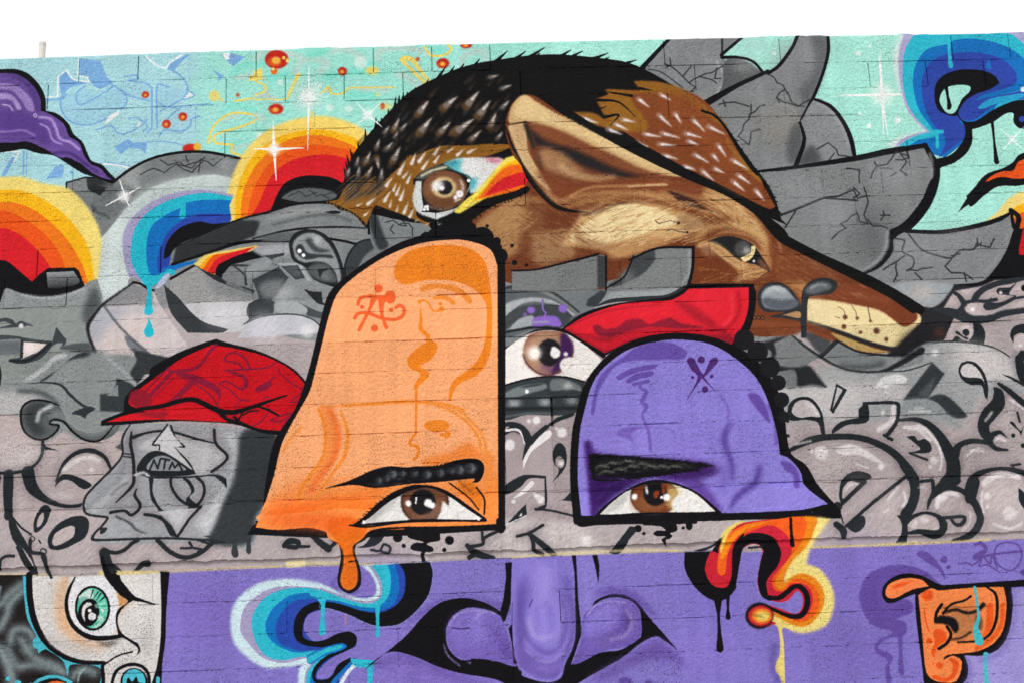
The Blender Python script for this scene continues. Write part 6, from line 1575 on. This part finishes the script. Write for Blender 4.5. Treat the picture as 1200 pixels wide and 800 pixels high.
def block_shape(w, h, rnd):
    """front face with worn irregular edges, bevel, sides: about 44 triangles"""
    hw, hh = w / 2, h / 2
    ring = [(-hw, -hh), (-hw * .35, -hh), (hw * .4, -hh), (hw, -hh), (hw, hh), (hw * .3, hh), (-hw * .4, hh), (-hw, hh)]
    r = len(ring)
    vs_ = []
    for i, (x, z) in enumerate(ring):                       # front, pulled in by wear
        e = 0.001 + 0.0035 * rnd.random() ** 3 + (0.008 * rnd.random() if rnd.random() < .10 else 0)
        vs_.append((x - math.copysign(e, x) if abs(x) > hw * .9 else x, 0, z - math.copysign(e, z)))
    for x, z in ring:
        vs_.append((x, 0.0018 + .003 * rnd.random() ** 2, z))
    for x, z in ring:
        vs_.append((x, 0.15, z))
    fs = [tuple(range(r))]
    for b_ in (0, r):
        for i in range(r):
            j = (i + 1) % r
            fs.append((b_ + i, b_ + j, b_ + r + j, b_ + r + i))
    return vs_, fs

variants = {}
def block_mesh(w):
    key = round(w, 2)
    v_ = random.randrange(6)
    if (key, v_) not in variants:
        vs_, fs = block_shape(w - JT, BH - JT, random.Random(int(key * 1000) + v_))
        o = mesh_obj('tmp', vs_, fs, M_block)
        variants[(key, v_)] = o.data
        o.data.name = 'block'
        bpy.data.objects.remove(o)
    return variants[(key, v_)]

def in_photo(x, z):
    d_ = np.array([x, 0, z]) - CAM
    f_ = d_ @ _fw
    u_, v_ = 600 + FPX * (d_ @ _rt) / f_, 400 - FPX * (d_ @ _up) / f_
    return -36 < u_ < 1236 and -20 < v_ < 818

rest_v, rest_f = [], []
n_blocks = 0
for ci, (ka, kb) in enumerate(courses):
    off = JOFF + (BW / 2 if ci % 2 else 0)
    if ka > 10:
        off += [0.07, 0.19, 0.03, 0.11, 0.16][ci % 5] * .6
    edges = [off + BW * i for i in range(-20, 22)]
    edges = [e for e in edges if XL < e < XR]
    edges = [XL] + edges + [XR]
    spans = []
    for a_, b_ in zip(edges[:-1], edges[1:]):
        if ka > 10:                                         # leave the tie column free
            if b_ <= COL[0] + .02 or a_ >= COL[1] - .02:
                spans.append((a_, b_))
            else:
                if a_ < COL[0] - .06: spans.append((a_, COL[0]))
                if b_ > COL[1] + .06: spans.append((COL[1], b_))
        else:
            spans.append((a_, b_))
    for a_, b_ in spans:
        w_ = b_ - a_
        if w_ < .05:
            continue
        xm, zm = (a_ + b_) / 2, (zk(ka) + zk(kb)) / 2
        me = block_mesh(w_)
        zm += sag(xm, ka)
        slope = -2 * 0.026 * xm / 3.6 ** 2 * max(0.0, 1 - ka / 9.0)
        pos = Vector((xm, random.uniform(-.0015, .0015), zm + random.uniform(-.001, .001)))
        rot = (0, -slope + random.uniform(-.002, .002), random.uniform(-.003, .003))
        if in_photo(xm, zm) or in_photo(a_, zm) or in_photo(b_, zm):
            o = bpy.data.objects.new('block', me)
            col.objects.link(o)
            o.parent = wall
            o.location = pos
            o.rotation_euler = rot
            n_blocks += 1
        else:
            base = len(rest_v)
            rest_v += [(v.co.x + pos.x, v.co.y + pos.y, v.co.z + pos.z) for v in me.vertices]
            rest_f += [tuple(i + base for i in f.vertices) for f in me.polygons]
ro = mesh_obj('outer_blocks', rest_v, rest_f, M_block, wall)
tag(ro, kind='stuff')
print('blocks', n_blocks)

# mortar: a strip behind every joint whose depth wanders; open joints fall into shadow
def nz1(x, s):
    v_ = 0
    for o_, a_ in ((1, 1), (2.3, .6), (5.1, .4), (11.7, .3)):
        v_ += a_ * math.sin(x * o_ * 2.1 + s * 12.9898 * o_ + 3 * math.sin(x * o_ * .7 + s * 4.1))
    return v_ / 2.3
mv, mf = [], []
def strip(pts, wid, depth_fn, vertical=False):
    """ribbon centred on pts [(x, z)], depth from depth_fn(i)"""
    base = len(mv)
    for i, (x, z) in enumerate(pts):
        y = depth_fn(i)
        for s_ in (-1, 1):
            mv.append((x + (s_ * wid / 2 if vertical else 0), y + random.uniform(-.0008, .0008), z + (0 if vertical else s_ * wid / 2)))
    for i in range(len(pts) - 1):
        a_ = base + 2 * i
        mf.append((a_, a_ + 2, a_ + 3, a_ + 1))
done = set()
for ci, (ka, kb) in enumerate(courses):
    for kk in (ka, kb):
        if round(kk, 2) in done:
            continue
        done.add(round(kk, 2))
        if kk == 0:
            continue
        upper = kk < 9.2
        pts = [(XL + .0125 * i, zk(kk) + sag(XL + .0125 * i, kk)) for i in range(int((XR - XL) / .0125) + 1)]
        deep = .010 if kk < 3.5 else (.0065 if upper else .0045)
        if kk in (9, 10.5, 15.5): deep = .011
        def fn(i, kk=kk, deep=deep):
            x = pts[i][0]
            v_ = deep * (.15 + 1.0 * nz1(x * 1.1, kk)) + .006 * nz1(x * 7, kk + 50) + (random.random() < .06) * .008
            return min(max(v_, .0007), .02)
        strip(pts, .016, fn)
    # head joints
    off = JOFF + (BW / 2 if ci % 2 else 0)
    if ka > 10:
        off += [0.07, 0.19, 0.03, 0.11, 0.16][ci % 5] * .6
    for i in range(-20, 22):
        x = off + BW * i
        if not XL < x < XR:
            continue
        if ka > 10 and COL[0] - .02 < x < COL[1] + .02:
            continue
        r_ = random.random()
        lv = .015 if (ci == 0 and r_ < .55) or (ci == 1 and r_ < .4) or (ka < 9 and r_ < .12) else (.004 if r_ < .06 + .2 * (ka < 9) else .0004)
        zz = [(x, zk(ka) + sag(x, ka) - BH * j / 8) for j in range(9)]
        strip(zz, .016, lambda j, lv=lv, x=x, ka=ka: min(max(lv * (1 + .5 * nz1(j * .5 + x * 7, ka)), .0003), .02), True)
mo = mesh_obj('mortar', mv, mf, M_mortar, wall, smooth=True)
tag(mo, kind='stuff')

# core behind everything, so no light comes through
cv = []
for x in (XL + .01, XR - .01):
    for y in (.03, .17):
        for z in (0, WALL_TOP - .07):
            cv.append((x, y, z))
core = mesh_obj('wall_core', cv, [(0, 1, 3, 2), (4, 5, 7, 6), (0, 1, 5, 4), (2, 3, 7, 6), (0, 2, 6, 4), (1, 3, 7, 5)], M_mortar, wall)

def slab(name, x0, x1, z0, z1, y, amp=.002, step=.05, ragged=0.0, seed=0, mat=None):
    """cast concrete face: a gently uneven sheet with returned edges"""
    nx = max(int((x1 - x0) / step), 2); nz_ = max(int(abs(z1 - z0) / step), 2)
    R_ = random.Random(seed)
    vs_, fs = [], []
    for j in range(nz_ + 1):
        for i in range(nx + 1):
            x = x0 + (x1 - x0) * i / nx; z = z0 + (z1 - z0) * j / nz_
            yy = y + amp * (nz1(x * 3 + z * 2, seed) + .5 * R_.uniform(-1, 1))
            if j in (0, nz_) and ragged:
                z += (ragged if j == 0 else -ragged * .7) * (nz1(x * 2.4, seed + 9) + .6 * nz1(x * 9, seed + 4) + .4 * R_.uniform(-1, 1))
            vs_.append((x, yy, z))
    for j in range(nz_):
        for i in range(nx):
            a_ = j * (nx + 1) + i
            fs.append((a_, a_ + 1, a_ + nx + 2, a_ + nx + 1))
    rim = [i for i in range(nx + 1)] + [j * (nx + 1) + nx for j in range(1, nz_ + 1)] + [nz_ * (nx + 1) + i for i in range(nx - 1, -1, -1)] + [j * (nx + 1) for j in range(nz_ - 1, 0, -1)]
    b0 = len(vs_)
    for i in rim:
        v = vs_[i]; vs_.append((v[0], .06, v[2]))
    for i in range(len(rim)):
        j = (i + 1) % len(rim)
        fs.append((rim[i], rim[j], b0 + j, b0 + i))
    return mesh_obj(name, vs_, fs, mat or M_plaster, wall)
g_ = .004
slab('bond_beam', XL, XR, zk(9.5) + .001, zk(9) - .005, .001, seed=3, step=.02, ragged=.0022)
slab('bond_beam', XL, XR, zk(10.5) + .006, zk(9.5) - .001, -.0005, seed=5, step=.02, ragged=.0032)
slab('bond_beam', XL, XR, zk(low0) + g_, zk(15.5) - g_, .003, seed=7)
# render coat left on the lower beam, its lower edge broken off
slab('render_coat', XL, XR, zk(low0) + .052, zk(15.5) - .02, -.011, amp=.003, step=.02, ragged=.008, seed=8)
# tie column
slab('tie_column', COL[0] - .0025, COL[1] + .0025, zk(15.5) + g_, zk(10.5) - g_, .0005, amp=.0015, seed=12)
slab('tie_column', COL[0] - .0025, COL[1] + .0025, 0, zk(low0) - g_, .0005, amp=.0015, seed=13)
# mortar capping along the top, lumpy
tv, tf = [], []
npt = 480
for i in range(npt + 1):
    x = XL + (XR - XL) * i / npt
    zb = WALL_TOP + sag(x, 0)
    hgt = .004 + .016 * max(0, nz1(x * 2.2, 31) + .3 * nz1(x * 12, 3)) + random.uniform(0, .002)
    jog = .004 * nz1(x * 5, 77)
    tv += [(x, .003 + abs(jog), zb - .012), (x, .004 + abs(jog), zb + hgt * .7), (x, .03, zb + hgt), (x, .15, zb + hgt), (x, .16, zb - .012)]
for i in range(npt):
    for j in range(4):
        a_ = i * 5 + j
        tf.append((a_, a_ + 1, a_ + 6, a_ + 5))
mesh_obj('mortar_capping', tv, tf, M_mortar, wall)

# ------------------------------------------------------------------ off-white post standing behind the wall
dist = 1.3
def behind(x, y, yy):
    d_ = _fw + _rt * ((x - 600) / FPX) - _up * ((y - 400) / FPX)
    s_ = (yy - CAM[1]) / d_[1]
    return CAM + d_ * s_
ptop = behind(50.2, 49.5, dist)
rw = float(np.linalg.norm(behind(54, 55, dist) - behind(46.5, 55, dist))) / 2
vs_, fs = [], []
prof = [(0, rw), (ptop[2] - .03, rw), (ptop[2] - .03, rw * 1.06), (ptop[2] - .008, rw * 1.06), (ptop[2], rw * .9)]
NS = 12
for z, r_ in prof:
    for i in range(NS):
        a_ = 2 * math.pi * i / NS
        vs_.append((r_ * math.cos(a_), r_ * math.sin(a_), z))
for j in range(len(prof) - 1):
    for i in range(NS):
        fs.append((j * NS + i, j * NS + (i + 1) % NS, (j + 1) * NS + (i + 1) % NS, (j + 1) * NS + i))
fs.append(tuple((len(prof) - 1) * NS + i for i in range(NS)))
post = bpy.data.objects.new('post', None)
col.objects.link(post)
post.location = (ptop[0], ptop[1], 0)
tag(post, 'off-white round post rising behind the top of the painted wall', 'post')
sh = [f for f in fs if max(f) < 2 * NS]
mesh_obj('shaft', vs_[:2 * NS], sh, M_post, post)
cpv = vs_[NS:]
cpf = [tuple(i - NS for i in f) for f in fs if min(f) >= NS]
mesh_obj('cap', cpv, cpf, M_post, post)
